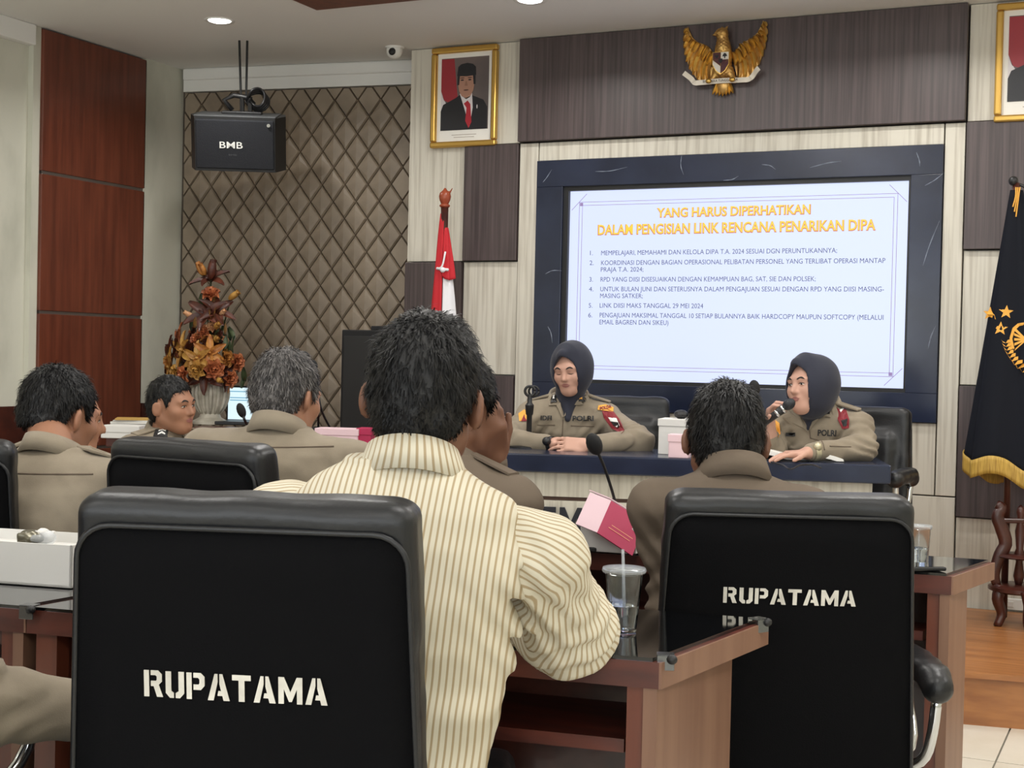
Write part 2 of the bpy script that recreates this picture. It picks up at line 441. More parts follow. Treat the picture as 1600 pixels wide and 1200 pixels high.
panel(-2.95, -2.845, 0, zs[4], M_white, 0.01); panel(-0.91, -0.82, 0.66, zs[4], M_white, 0.01); panel(-2.845, -0.91, 2.195, zs[4], M_white, 0.01)
panel(-2.845, -0.91, 0.66, 0.98, M_white, 0.01); panel(-2.845, -0.82, 0, 0.66, M_white, 0.01)
zr = (0.0, 0.575, 1.148, 1.735, 2.29, ZC); xr = (-0.82, -0.51, -0.19)
for k in range(5):
    d1 = k in (1, 3)
    panel(xr[0], xr[1] if d1 is False else xr[1], zr[k], zr[k + 1], M_dark if d1 else M_white, 0.022 if d1 else 0)
    d2 = k in (0, 2)
    panel(xr[1], xr[2], zr[k], zr[k + 1], M_dark if d2 else M_white, 0.022 if d2 else 0)
panel(xr[2], 1.2, 0, ZC, M_white); panel(1.2, 2.6, 0, ZC, M_white)
# marble surround of the screen
mo = (-2.845, -0.91, 0.98, 2.195); mi = (-2.705, -1.045, 1.108, 2.066)
for a in ((mo[0], mo[1], mi[3], mo[3]), (mo[0], mo[1], mo[2], mi[2]), (mo[0], mi[0], mi[2], mi[3]), (mi[1], mo[1], mi[2], mi[3])):
    panel(*a, M_marble, 0.03, 0.0, 'marble_slab')
rv = random.Random(4)
M_vein = mat('marble_vein', (150, 160, 178), 0.3)
for px, py, dx, dy in ((930, 268, 50, -7), (848, 285, 14, -20), (1065, 243, 3, 30), (1265, 262, 50, -10), (1432, 238, 5, 22), (1445, 290, 30, -20), (1442, 415, 26, -70), (852, 428, 26, -5),
                       (1190, 257, 22, 8), (1130, 282, 24, -7), (1450, 545, 12, -36), (856, 510, 7, 26)):
    a = PY(px, py, WF - 0.0305); b = PY(px + dx, py + dy, WF - 0.0305)
    mid = (a + b) / 2 + np.array([rv.uniform(-.01, .01), 0, rv.uniform(-.01, .01)])
    MB().tube(curve_pts([a, mid, b], 8), [0.0004, 0.0011, 0.0016, 0.0009, 0.0015, 0.0018, 0.0009, 0.0006, 0.0003], 4).build('vein', M_vein, wf)
# recess with quilted panels
qa = PZ(290, 109, ZC); qb = PZ(650, 94.6, ZC); qa[2] = qb[2] = 0
qd = nrm(qb - qa); qn = np.array([qd[1], -qd[0], 0]); qL = np.linalg.norm(qb - qa)
QM = np.stack([qd, -qn, np.array([0, 0, 1.0])], 1)
wq = struct(MB().box((-0.05, 0.012, 0), (qL + 0.12, 0.16, ZC), QM, qa).build('wall_recess', M_groove))
MB().box((0, -0.02, 2.672), (qL, 0.03, 2.74), QM, qa).build('cornice', M_wht, wq)
MB().box((0, -0.035, 2.735), (qL, 0.03, ZC), QM, qa, bev=0.01).build('cornice_lip', M_wht, wq)
HW, HH = 0.0672, 0.0915
def q_uv(px, py):
    r = ray(px, py); t = ((qa - CAM) @ qn) / (r @ qn); p = CAM + r * t; return (p - qa) @ qd, p[2]
u0, z0 = q_uv(505.7, 184.4)
def clip_poly(P, lo, hi):
    for ax, s, b in ((0, 1, lo[0]), (0, -1, -hi[0]), (1, 1, lo[1]), (1, -1, -hi[1])):
        out = []
        for i in range(len(P)):
            a, c = P[i], P[(i + 1) % len(P)]; fa, fc = a[ax] * s - b, c[ax] * s - b
            if fa >= 0: out.append(a)
            if (fa >= 0) != (fc >= 0): t = fa / (fa - fc); out.append((a[0] + (c[0] - a[0]) * t, a[1] + (c[1] - a[1]) * t))
        P = out
        if len(P) < 3: return []
    return P
g = 0.982
def pillow(scale, dep):
    return [(0, -HH * g * scale, dep), (HW * g * scale, 0, dep), (0, HH * g * scale, dep), (-HW * g * scale, 0, dep)]
DV = pillow(1, 0.012) + pillow(0.985, 0.0) + pillow(0.86, -0.011) + [(0, -HH * 0.5, -0.016), (0, HH * 0.5, -0.016)]
DF = []
for r_ in range(2):
    for i in range(4): DF.append((4 * r_ + i, 4 * r_ + (i + 1) % 4, 4 * r_ + 4 + (i + 1) % 4, 4 * r_ + 4 + i))
DF += [(8, 9, 12), (9, 13, 12), (9, 10, 13), (10, 11, 13), (11, 12, 13), (11, 8, 12)]
V3 = [QM @ np.array([a, c, b]) for a, b, c in DV]
dia = mkmesh('diamond', V3, DF, M_quilt)
ni = int(qL / HW) + 3
for i in range(-18, 18):
    for j in range(-24, 4):
        if (i + j) % 2: continue
        u = u0 + i * HW; z = z0 - HH + j * HH
        if u < -HW or u > qL + HW or z < 0.74 or z > 2.672 + HH: continue
        if u - HW >= 0.0 and u + HW <= qL and z + HH <= 2.672:
            link('diamond', dia, wq, loc=qa + qd * u + np.array([0, 0, z]))
        else:
            P = clip_poly([(u, z - HH * g), (u + HW * g, z), (u, z + HH * g), (u - HW * g, z)], (0.004, 0.7), (qL, 2.668))
            if len(P) >= 3:
                c = np.mean(P, 0); K = len(P)
                W = [qa + qd * a + np.array([0, 0, b]) - qn * 0.012 for a, b in P] + [qa + qd * (c[0] + (a - c[0]) * .9) + np.array([0, 0, c[1] + (b - c[1]) * .9]) + qn * 0.009 for a, b in P]
                FF = [(k, (k + 1) % K, (k + 1) % K + K, k + K) for k in range(K)] + [tuple(range(K, 2 * K))]
                mesh('diamond', W, FF, M_quilt, wq)
# left wall, pilaster panel
XL = -5.10
wl = struct(MB().box((XL - 0.25, -2.6, 0), (XL - 0.02, 6.5, ZC)).build('wall_left', M_paper))
MB().box((XL - 0.02, 6.10, 0.93), (XL + 0.03, 6.46, ZC)).build('corner_pier', M_paper, wl)
MB().box((XL - 0.021, 6.112, 0.0), (XL + 0.04, 6.46, 0.93)).build('wainscot', M_teak, wl)
MB().box((XL - 0.021, -2.5, 0.0), (XL + 0.0, 5.30, 0.93)).build('wainscot', M_teak, wl)
py0, py1 = 5.335, 6.108
zst = [0.0] + [float(PLANE(x, y, 0, XL + 0.03)[2]) for x, y in ((130, 491), (130, 280))] + [ZC]
zst.insert(1, zst[1] - (zst[2] - zst[1]))
for k in range(4):
    MB().box((XL - 0.02, py0, zst[k] + 0.008), (XL + 0.03, py1, zst[k + 1] - 0.008), bev=0.003).build('veneer_panel', M_red, wl)
    if k < 3: MB().box((XL - 0.02, py0 + .01, zst[k + 1] - 0.008), (XL + 0.024, py1, zst[k + 1] + 0.008)).build('metal_strip', M_alu, wl)
MB().box((XL - 0.02, py0 - 0.05, 0.93), (XL + 0.012, py0, ZC)).build('side_trim', M_paper, wl)
t1 = struct(MB().box((XL - 0.02, -2.5, 2.70), (XL + 0.03, py0 - 0.05, ZC), bev=0.006).build('trim_1', M_ceil))
struct(MB().box((2.6, -2.6, 0), (2.8, 6.8, 3.1)).build('wall_right', M_paper))
struct(MB().box((-5.3, -2.7, 0), (2.8, -2.55, 3.1)).build('wall_back', M_paper))
for k, x in enumerate((-3.4, -0.9, 1.6)):  # unseen openings added to brighten the ceiling and the people's backs
    wn = struct(MB().box((x - .95, -2.56, .95), (x + .95, -2.52, 2.45)).build('window_%d' % (k + 1), mat('daylit_glass', (240, 246, 250), .2, emit=2.2)))
    for a_ in (-.95, -.02, .91): MB().box((x + a_, -2.57, .91), (x + a_ + .04, -2.49, 2.49)).build('window_frame', M_wht, wn)
    for z_ in (.91, 2.45): MB().box((x - .95, -2.57, z_), (x + .95, -2.49, z_ + .04)).build('window_frame', M_wht, wn)
    l = bpy.data.lights.new('window_light', 'AREA'); l.shape = 'RECTANGLE'; l.size = 1.8; l.size_y = 1.4; l.energy = FILL_WIN_W; l.color = (0.94, 0.97, 1.0)
    o = bpy.data.objects.new('window_light', l); COL.objects.link(o); o.location = (x, -2.47, 1.7); o.rotation_euler = (math.pi / 2, 0, 0)
# ceiling with a wood lined tray
TX, TY = -3.568, 5.464
ce = struct(MB().box((-5.35, TY, ZC), (2.8, 6.9, ZC + 0.1)).box((-5.35, -2.7, ZC), (TX, TY, ZC + 0.1)).box((TX, -2.7, 3.05), (2.8, TY, 3.15)).build('ceiling', M_ceil))
MB().box((TX, TY - 0.24, ZC - 0.012), (2.6, TY, ZC + 0.02)).build('tray_board', M_red, ce)
MB().box((TX, -2.5, ZC - 0.012), (TX + 0.24, TY - 0.24, ZC + 0.02)).build('tray_board', M_red, ce)
MB().box((TX + .24, TY - 0.26, ZC + 0.0), (2.6, TY - 0.24, 3.05)).build('tray_side', M_ceil, ce)
MB().box((TX + 0.24, -2.5, ZC + 0.0), (TX + 0.26, TY - 0.26, 3.05)).build('tray_side', M_ceil, ce)
# platform
dz = 0.185
def dais_y(x): return 5.045 + (x + 0.5) * math.tan(D2R(9.5))
P = [(-3.05, dais_y(-3.05)), (2.6, dais_y(2.6)), (2.6, WF - 0.02), (-3.05, WF - 0.02)]
pf = thing('stage_platform', 'low laminate-clad stage platform under the head table', 'platform', kind='structure')
MB().prism(P, dz - 0.02, (0, 0, 0), (1, 0, 0), (0, 1, 0), (0, 0, 1)).build('riser', M_deck, pf)
MB().prism([(a, b - (0.02 if i < 2 else 0)) for i, (a, b) in enumerate(P)], 0.02, (0, 0, dz - 0.02), (1, 0, 0), (0, 1, 0), (0, 0, 1)).build('deck', M_deck, pf)

# ------------------------------------------------------------------ lamps
M_lampw = mat('lamp_diffuser', (255, 252, 244), 0.4, emit=9.0)
def downlight(x, y, z, label, grp='recessed ceiling downlights'):
    t = thing('downlight', label, 'downlight', (x, y, z), group=grp)
    MB().lathe([(0.052, 0.0), (0.072, -0.004), (0.075, 0.002), (0.052, 0.004)], 24).build('trim_ring', M_wht, t, smooth=True)
    MB().lathe([(0.053, -0.003), (0.03, -0.010), (0.002, -0.012)], 24).build('diffuser', M_lampw, t, smooth=True)
    l = bpy.data.lights.new('downlight_beam', 'AREA'); l.shape = 'DISK'; l.size = 0.10; l.energy = LAMP_W; l.color = (1, 0.97, 0.92); l.spread = D2R(150)
    o = bpy.data.objects.new('downlight_beam', l); COL.objects.link(o); o.parent = t; o.location = (0, 0, -0.02)
a = PZ(343, 32, ZC); downlight(a[0], a[1], ZC, 'round recessed downlight in the ceiling near the red wood pier')
b = PZ(828, 0, ZC); downlight(b[0], b[1], ZC, 'round recessed downlight at the top edge above the left portrait')
for k, x in enumerate((-1.03, 0.53, 2.1)): downlight(x, 5.66, ZC, 'recessed downlight in the row along the front wall, out of view')
for k, y in enumerate((3.6, 1.7, -0.2)): downlight(-4.25, y, ZC, 'recessed downlight in the row along the left wall, out of view')
for i, x in enumerate((-2.3, -0.3, 1.7)):  # tray panels are unseen, added to raise the room brightness
    for j, y in enumerate((4.1, 1.9, -0.6)):
        t = thing('ceiling_panel_light', 'square LED panel light up in the ceiling tray, out of view', 'ceiling light', (x, y, 3.05), group='panel lights in the ceiling tray')
        MB().box((-.31, -.31, -.02), (.31, .31, 0), bev=.004).build('frame', M_wht, t)
        MB().box((-.29, -.29, -.024), (.29, .29, -.019)).build('diffuser', mat('panel_diffuser', (255, 252, 246), 0.5, emit=4.0), t)
        l = bpy.data.lights.new('panel_beam', 'AREA'); l.size = 0.56; l.energy = FILL_PANEL_W * (1.0 if j == 0 else 0.62); l.color = (1, 0.975, 0.94)
        o = bpy.data.objects.new('panel_beam', l); COL.objects.link(o); o.parent = t; o.location = (0, 0, -0.03)

# ================================================================== FRONT WALL THINGS
FX, FZ, FN = (1, 0, 0), (0, 0, 1), (0, -1, 0)
YS = WF + 0.012
tv = thing('wall_screen', 'large flat screen showing a text slide, set in black marble', 'screen', (0, 0, 0))
fr = MB()
for a in ((mi[0], mi[1], 2.045, mi[3]), (mi[0], mi[1], mi[2], 1.126), (mi[0], -2.68, 1.126, 2.045), (-1.056, mi[1], 1.126, 2.045)):
    fr.box((a[0], WF - 0.012, a[2]), (a[1], WF + 0.05, a[3]))
fr.build('bezel', M_black, tv)
M_scr = mat('screen_light', (206, 216, 250), 0.3, emit=SCREEN_E)
scr = MB().box((-2.68, YS, 1.126), (-1.056, YS + 0.03, 2.045)).build('display', M_scr, tv)
M_sl = mat('slide_violet', (176, 150, 206), 0.4, emit=0.7)
M_st = mat('slide_text_blue', (100, 108, 158), 0.4, emit=0.55)
M_so = mat('slide_orange_edge', (226, 128, 96), 0.4, emit=0.8)
M_sy = mat('slide_yellow', (255, 214, 74), 0.4, emit=0.95)
def SP(cx, cy): return PY(880 + cx * .35, 270 + cy * .35, YS)
def bar(x0, z0_, x1, z1_, m, name='slide_line', y=YS - 0.001):
    return MB().box((x0, y, z0_), (x1, y + 0.0008, z1_)).build(name, m, scr)
bx0, bx1, bz0, bz1 = -2.632, -1.105, 1.176, 1.992
for q in (0, 0.016):
    for a in ((bx0 + q, bz0 + q, bx1 - q, bz0 + q + .0022), (bx0 + q, bz1 - q - .0022, bx1 - q, bz1 - q), (bx0 + q, bz0 + q, bx0 + q + .0022, bz1 - q), (bx1 - q - .0022, bz0 + q, bx1 - q, bz1 - q)): bar(*a, M_sl)
for x, z in ((bx0 + .012, bz1 - .012), (bx1 - .012, bz0 + .012)): bar(x - .008, z - .008, x + .008, z + .008, M_sl, 'corner_mark')
for x, z, sx in ((bx0, bz1, 1), (bx1, bz0, 1), (bx1, bz1, -1), (bx0, bz0, -1)):
    MB().prism([(-.055, -.0012), (.055, -.0012), (.055, .0012), (-.055, .0012)], 0.0008, (x, YS, z), nrm((1, 0, sx)), nrm((-sx, 0, 1)), FN).build('corner_stroke', M_sl, scr)
def sline(s, c0, cy, c1, m, h, bold=0.0, lift=0.0012, name='slide_text'):
    p = SP(c0, cy); e = SP(c1, cy); return text(name, s, m, scr, p, FX, FZ, FN, h, e[0] - p[0], bold, lift)
CH = 0.35 * 6.6 / 2200
for s, c0, cy, c1, h in (('YANG HARUS DIPERHATIKAN', 420, 197, 1102, 40 * CH), ('DALAM PENGISIAN LINK RENCANA PENARIKAN DIPA', 157, 275, 1392, 44 * CH)):
    sline(s, c0 - 3, cy + 2, c1 + 3, M_so, h, 0.042, 0.0010, 'slide_title_edge'); sline(s, c0, cy, c1, M_sy, h, 0.012, 0.0018, 'slide_title')
for s, c0, cy, c1 in (('1.', 120, 368, 133), ('MEMPELAJARI, MEMAHAMI DAN KELOLA DIPA T.A. 2024 SESUAI DGN PERUNTUKANNYA;', 170, 368, 1222),
    ('2.', 118, 412, 136), ('KOORDINASI DENGAN BAGIAN OPERASIONAL PELIBATAN PERSONEL YANG TERLIBAT OPERASI MANTAP', 170, 412, 1438), ('PRAJA T.A. 2024;', 168, 442, 358),
    ('3.', 117, 486, 133), ('RPD YANG DIISI DISESUAIKAN DENGAN KEMAMPUAN BAG, SAT, SIE DAN POLSEK;', 167, 486, 1127),
    ('4.', 115, 529, 135), ('UNTUK BULAN JUNI DAN SETERUSNYA DALAM PENGAJUAN SESUAI DENGAN RPD YANG DIISI MASING-', 166, 529, 1432), ('MASING SATKER;', 165, 559, 355),
    ('5.', 114, 602, 131), ('LINK DIISI MAKS TANGGAL 29 MEI 2024', 163, 602, 625),
    ('6.', 112, 645, 130), ('PENGAJUAN MAKSIMAL TANGGAL 10 SETIAP BULANNYA BAIK HARDCOPY MAUPUN SOFTCOPY (MELALUI', 163, 645, 1430), ('EMAIL BAGREN DAN SIKEU)', 162, 676, 470)):
    sline(s, c0, cy, c1, M_st, 21 * CH, 0.0)

# portraits
def portrait(x0, z1, label, w_=0.372, h_=0.507):
    t = thing('framed_portrait', label, 'portrait', (x0 + w_ / 2, WF - 0.001, z1 - h_), group='framed portraits on the front wall')
    e = 0.030
    for n_, (a, b, c, d) in enumerate(((-w_ / 2, w_ / 2, 0, e), (-w_ / 2, w_ / 2, h_ - e, h_), (-w_ / 2, -w_ / 2 + e, e, h_ - e), (w_ / 2 - e, w_ / 2, e, h_ - e))):
        f_ = MB().box((a, -0.035, b * 0 + c), (b, 0, d), bev=0.008).build('frame_rail', M_gold, t)
    MB().box((-w_ / 2 + e, -0.012, e), (w_ / 2 - e, -0.002, h_ - e)).build('mount', M_paperw, t)
    pw, ph = w_ - 0.104, h_ - 0.142; ox, oz = -pw / 2, 0.088
    pic = MB().box((ox, -0.014, oz), (ox + pw, -0.012, oz + ph)).build('photo_print', mat('photo_ground', (112, 98, 96), 0.4, c2=(84, 76, 76), nscale=3), t)
    def shape(nm, pts, m, l):
        MB().prism([(p[0] * pw, p[1] * ph) for p in pts], 0.0004, (ox, -0.0142 - l * 0.0005, oz), FX, FZ, FN).build(nm, m, pic)
    def oval(cx, cy, a, b, n=24): return [(cx + a * math.cos(2 * math.pi * i / n), cy + b * math.sin(2 * math.pi * i / n)) for i in range(n)]
    ph_r = mat('photo_red', (150, 40, 50), 0.4); ph_w = mat('photo_white', (214, 208, 210), 0.4); ph_k = mat('photo_black', (24, 24, 30), 0.4)
    ph_s = mat('photo_skin', (172, 128, 108), 0.4); ph_t = mat('photo_tie', (170, 32, 48), 0.4); ph_d = mat('photo_shade', (92, 62, 54), 0.4)
    shape('flag_red', [(0, .99), (.27, .99), (.33, .6), (.36, .42), (.2, .38), (.06, .42), (0, .55)], ph_r, 0)
    shape('flag_white', [(0, .55), (.06, .44), (.12, .36), (.1, .2), (0, .1)], ph_w, 0)
    shape('suit', [(0, 0), (0, .27), (.05, .36), (.3, .44), (.42, .49), (.66, .47), (.9, .4), (.985, .3), (.985, 0)], ph_k, 1)
    shape('shirt', [(.4, .5), (.66, .5), (.68, .3), (.62, .04), (.5, .3)], ph_w, 2)
    shape('tie', [(.49, .36), (.57, .4), (.63, .35), (.66, .1), (.6, .02), (.53, .12), (.55, .3)], ph_t, 3)
    shape('neck', [(.42, .56), (.64, .56), (.62, .45), (.54, .42), (.44, .47)], ph_s, 2)
    shape('face', [(.355, .76), (.36, .64), (.385, .54), (.44, .465), (.535, .435), (.63, .465), (.685, .54), (.71, .64), (.715, .76), (.535, .86)], ph_s, 3)
    shape('hair', [(.35, .76), (.345, .62), (.385, .62), (.4, .76)], ph_k, 4); shape('hair', [(.725, .76), (.73, .62), (.69, .62), (.67, .76)], ph_k, 4)
    shape('cap', [(.34, .745), (.36, .87), (.42, .905), (.55, .92), (.67, .9), (.73, .86), (.74, .745), (.54, .735)], ph_k, 5)
    for x in (.45, .61): shape('eye', oval(x, .685, .035, .01, 10), ph_k, 5); shape('brow', oval(x, .715, .05, .008, 10), ph_d, 5)
    shape('nose', [(.525, .67), (.545, .67), (.57, .605), (.5, .605)], mat('photo_skin_shade', (150, 108, 90), 0.4), 5); shape('mouth', oval(.535, .545, .055, .01, 10), ph_d, 5)
    shape('pin', oval(.77, .31, .012, .03, 8), ph_w, 2)
    for k in range(2): MB().box((-.07 + .012 * k, -0.0128, .062 - .012 * k), (.07 - .012 * k, -0.012, .065 - .012 * k)).build('caption_line', mat('caption_ink', (170, 160, 150), 0.6), t)
    return t
portrait(-3.448, 2.790, 'gold-framed portrait of a person in a black cap, left of the screen wall')
portrait(-0.707, 2.785, 'gold-framed portrait cut by the right edge of the picture')

# ceiling-line security camera
c = PY(617, 76, 6.30)
t = thing('dome_camera', 'small white dome security camera at the ceiling corner above the quilted wall', 'security camera', c)
MB().lathe([(0.05, 0.028), (0.052, 0.012), (0.046, 0.0)], 20, cap=True).build('mount_base', M_wht, t, smooth='auto')
MB().ball((0, -0.004, -0.012), 0.042, 18, 12).build('ball_housing', M_wht, t, smooth=True)
MB().ball((0.006, -0.038, -0.022), (0.020, 0.012, 0.020), 14, 8).build('lens', M_black, t, smooth=True)
MB().box((-0.05, 0.0, 0.022), (0.11, 0.10, 0.05), bev=.004).build('junction_box', M_wht, t)

# national emblem
EC = np.array([-1.897, WF - 0.047, 2.615])
em = thing('eagle_emblem', 'gilt eagle emblem with a heraldic shield and ribbon on the dark panel', 'emblem', EC)
def feather(a, b, w_, th, bend, m, parent, name='feather', y=-0.012):
    a = np.array([a[0], y, a[1]]); b = np.array([b[0], y, b[1]]); d = b - a; nn = np.array([-d[2], 0, d[0]]) * bend
    pts = curve_pts([a, (a + b) / 2 + nn, b], 7); V = []; Fc = []
    prof = [0.55, .85, 1, 1, .97, .9, .7, .22]
    for i, p in enumerate(pts):
        t_ = nrm(pts[min(i + 1, 7)] - pts[max(i - 1, 0)]); s_ = np.array([t_[2], 0, -t_[0]]); ww = w_ * prof[i] / 2
        V += [p - s_ * ww, p + np.array([0, -th, 0]), p + s_ * ww, p + np.array([0, 0.008, 0])]
    for i in range(7):
        for k in range(4): Fc.append((i * 4 + k, i * 4 + (k + 1) % 4, i * 4 + 4 + (k + 1) % 4, i * 4 + 4 + k))
    Fc += [(3, 2, 1, 0), (28, 29, 30, 31)]
    return mesh(name, V, Fc, m, parent)
for s in (-1, 1):
    wing = MB()
    lead = [(.035, .030), (.058, .045), (.078, .072), (.105, .085), (.135, .098), (.160, .120), (.176, .150), (.184, .172)]
    trail = [(.072, -.098), (.108, -.092), (.138, -.066), (.162, -.035), (.180, 0.0), (.191, .04), (.196, .08), (.197, .12), (.192, .155)]
    pl_ = lead + trail[::-1]
    wing.prism([(s * a * 0.97, b) for a, b in (pl_ if s > 0 else pl_[::-1])], 0.014, (0, 0.0, 0), FX, FZ, FN)
    wo = wing.build('wing', M_gold2, em)
    L_ = curve_pts([(a, 0, b) for a, b in lead], 40); T_ = curve_pts([(a, 0, b) for a, b in trail], 40)
    for k in range(10):
        q = k / 9
        a = L_[int(4 + q * 34)]; b = T_[int(q * 38)]
        feather((s * a[0], a[2]), (s * b[0], b[2]), 0.027 - 0.007 * q, 0.010, 0.10 * s, M_gold if k % 2 else M_gold2, wo, y=-0.014 - 0.001 * (k % 2))
    for k in range(8):
        q = k / 7
        a = L_[int(2 + q * 32)]; b = T_[int(q * 34)]
        e_ = np.array(a) + (np.array(b) - np.array(a)) * 0.45
        feather((s * a[0], a[2]), (s * e_[0], e_[2]), 0.022 - 0.006 * q, 0.010, 0.08 * s, M_gold, wo, 'covert', y=-0.024)
bd = Field().ell((0, -0.03, 0.0), (0.042, 0.030, 0.085), k=0.02).cone((0, -.035, .06), (-.002, -.04, .115), .030, .024, .03).ell((-.006, -.045, .124), (.028, .026, .022), k=.015)
bd.cone((-.02, -.05, .122), (-.045, -.056, .112), .012, .003, .01).cone((.01, -.04, .14), (.022, -.035, .156), .008, .002, .008).cone((-.006, -.04, .142), (-.006, -.035, .155), .007, .002, .008)
for s in (-1, 1): bd.cone((s * .028, -.02, -.05), (s * .056, -.03, -.098), .022, .012, .015)
bd.disp = lambda P: 0.0015 * np.sin(P[..., 2] * 420) * np.cos(P[..., 0] * 300)
soft('body', bd, 0.004, M_gold2, em)
tl = MB().ball((0, -.018, -.105), (.035, .018, .05)).build('tail', M_gold2, em, smooth=True)
for k in range(7): feather(((k - 3) * .008, -.09), ((k - 3) * .0165, -.165 + abs(k - 3) * .004), 0.016, .008, 0, M_gold, tl, 'tail_feather', y=-.022)
sh = [(-.040, .036), (.040, .036), (.040, -.022), (.022, -.052), (0, -.068), (-.022, -.052), (-.040, -.022)]
so = MB().prism(sh, 0.012, (0, -.055, -.004), FX, FZ, FN).build('shield', M_gold, em)
M_er = mat('shield_maroon', (74, 26, 34), 0.5); M_ew = mat('shield_white', (224, 218, 208), 0.5); M_ek = mat('shield_black', (18, 18, 20), 0.5)
def em_shape(nm, pts, m, y=-.0675, t_=.002): MB().prism(pts, t_, (0, y, -.004), FX, FZ, FN).build(nm, m, so)
em_shape('field', [(-.037, 0), (-.001, 0), (-.001, .033), (-.037, .033)], M_er); em_shape('field', [(.001, 0), (.037, 0), (.037, .033), (.001, .033)], M_ew)
em_shape('field', [(-.037, -.002), (-.037, -.02), (-.02, -.049), (-.001, -.063), (-.001, -.03)], M_ew); em_shape('field', [(.037, -.002), (.001, -.03), (.001, -.063), (.02, -.049), (.037, -.02)], M_er)
em_shape('field', [(-.036, -.001), (-.001, -.029), (-.001, -.001)], M_er); em_shape('field', [(.036, -.001), (.001, -.001), (.001, -.029)], M_er)
em_shape('tree', [(.008, .014), (.013, .025), (.019, .029), (.026, .025), (.031, .014), (.022, .013), (.022, .005), (.017, .005), (.017, .013)], M_ek, -.0697, .001)
em_shape('bull_head', [(-.030, .027), (-.024, .02), (-.014, .02), (-.008, .027), (-.011, .014), (-.019, .006), (-.027, .014)], M_ek, -.0697, .001)
em_shape('center_shield', [(-.009, .004), (.009, .004), (.009, -.008), (0, -.017), (-.009, -.008)], M_ek, -.0697, .0012)
rb = []
RB = curve_pts([(-.178, 0, -.052), (-.150, 0, -.075), (-.128, 0, -.098), (-.095, 0, -.100), (0, 0, -.096), (.095, 0, -.100), (.128, 0, -.098), (.150, 0, -.075), (.178, 0, -.052)], 40)
V = []; Fc = []
for i, p in enumerate(RB):
    t_ = nrm(RB[min(i + 1, 40)] - RB[max(i - 1, 0)]); s_ = np.array([-t_[2], 0, t_[0]]) * 0.0115; y = -.05 - .012 * math.cos(i / 40 * 6 * math.pi) * (0.4 if 8 < i < 32 else 1)
    for dy in (0, .004):
        V += [p - s_ + np.array([0, y + dy, 0]), p + s_ + np.array([0, y + dy, 0])]
for i in range(40):
    a = i * 4; b = a + 4; Fc += [(a, a + 1, b + 1, b), (a + 2, b + 2, b + 3, a + 3), (a, b, b + 2, a + 2), (a + 1, a + 3, b + 3, b + 1)]
ro = mesh('ribbon', V, Fc, M_ivory, em)
text('ribbon_lettering', 'BHINNEKA TUNGGAL IKA', M_ek, ro, (0, -.066, -.104), FX, FZ, FN, 0.011, 0.165, 0.01, 0.0, True)
for s in (-1, 1): MB().ball((s * .056, -.066, -.098), (.014, .010, .012)).build('claw', M_gold, em, smooth=True)

# ------------------------------------------------------------------ wall speaker on its hanger
SPK = AT(373, 222, 7.2)
SKT = D2R(-14)
sk = thing('hanging_speaker', 'black karaoke loudspeaker hung from the ceiling before the quilted wall', 'speaker', SPK, TH + D2R(183))
sk.rotation_euler = (SKT, 0, TH + D2R(183))
def up_rod(x, z): return rx(SKT).T @ (rx(SKT) @ np.array([x, 0, z]) * np.array([1, 1, 0]) + np.array([0, 0, float(ZC - SPK[2])]))
# local: +Y is where it faces
b_ = MB(); pr = [(-.225, -.13), (.225, -.13), (.24, .0), (.20, .13), (-.20, .13), (-.24, .0)]
b_.prism(pr, 0.27, (0, 0, -.135), (1, 0, 0), (0, 1, 0), (0, 0, 1)).build('cabinet', M_black, sk)
MB().box((-.195, .128, -.122), (.195, .142, .122), bev=.006).build('grille', mat('speaker_grille', (24, 26, 32), 0.9, bump=.4, bscale=300), sk)
MB().box((-.205, -.12, .132), (.205, .13, .142), bev=.004).build('top_panel', mat('speaker_top', (58, 60, 62), .5), sk)
text('logo_lettering', 'BMB', M_wht, sk, (.075, .1435, -.018), (-1, 0, 0), (0, 0, 1), (0, 1, 0), .032, .115, .008, 0.0005)
text('logo_lettering', 'BMB', mat('logo_grey', (70, 72, 76), .6), sk, (.03, .1435, -.055), (-1, 0, 0), (0, 0, 1), (0, 1, 0), .008, .04, .0, 0.0005)
MB().lathe([(.009, 0), (.009, .008)], 10).build('screw_cap', M_chrome, sk, loc=(-.17, .142, .10), rot=(-math.pi / 2, 0, 0))
hg = MB().box((-.12, -.03, .142), (.08, .03, .156), bev=.003).tube([(-.06, 0, .15), (-.06, 0, .23)], .012).tube([(-.02, 0, .15), (-.02, 0, .23)], .012).build('hanger_bracket', M_black, sk)
MB().tube([(-.04, .0, .20), up_rod(-.04, .2)], .006).build('hanger_rod', M_black, sk); MB().tube([(-.015, .0, .20), up_rod(.0, .2)], .006).build('hanger_rod', M_black, sk)
cb = MB()
rc = random.Random(2)
for k in range(4):
    ring = [(-.10 + .055 * math.cos(a) * (1 - .1 * k), .02 * math.sin(a * 2) + .01 * k, .205 + .045 * math.sin(a) + .008 * k) for a in np.linspace(0, 6.3, 20)]
    cb.tube(ring, .007, 6)
cb.build('coiled_cable', M_black, sk, smooth=True)
MB().tube([(.03, 0, .16), (.07, .0, .21), (.02, .0, .235), (-.05, .0, .225), (-.08, 0, .19)], .013).build('clamp', M_black, sk, smooth=True)

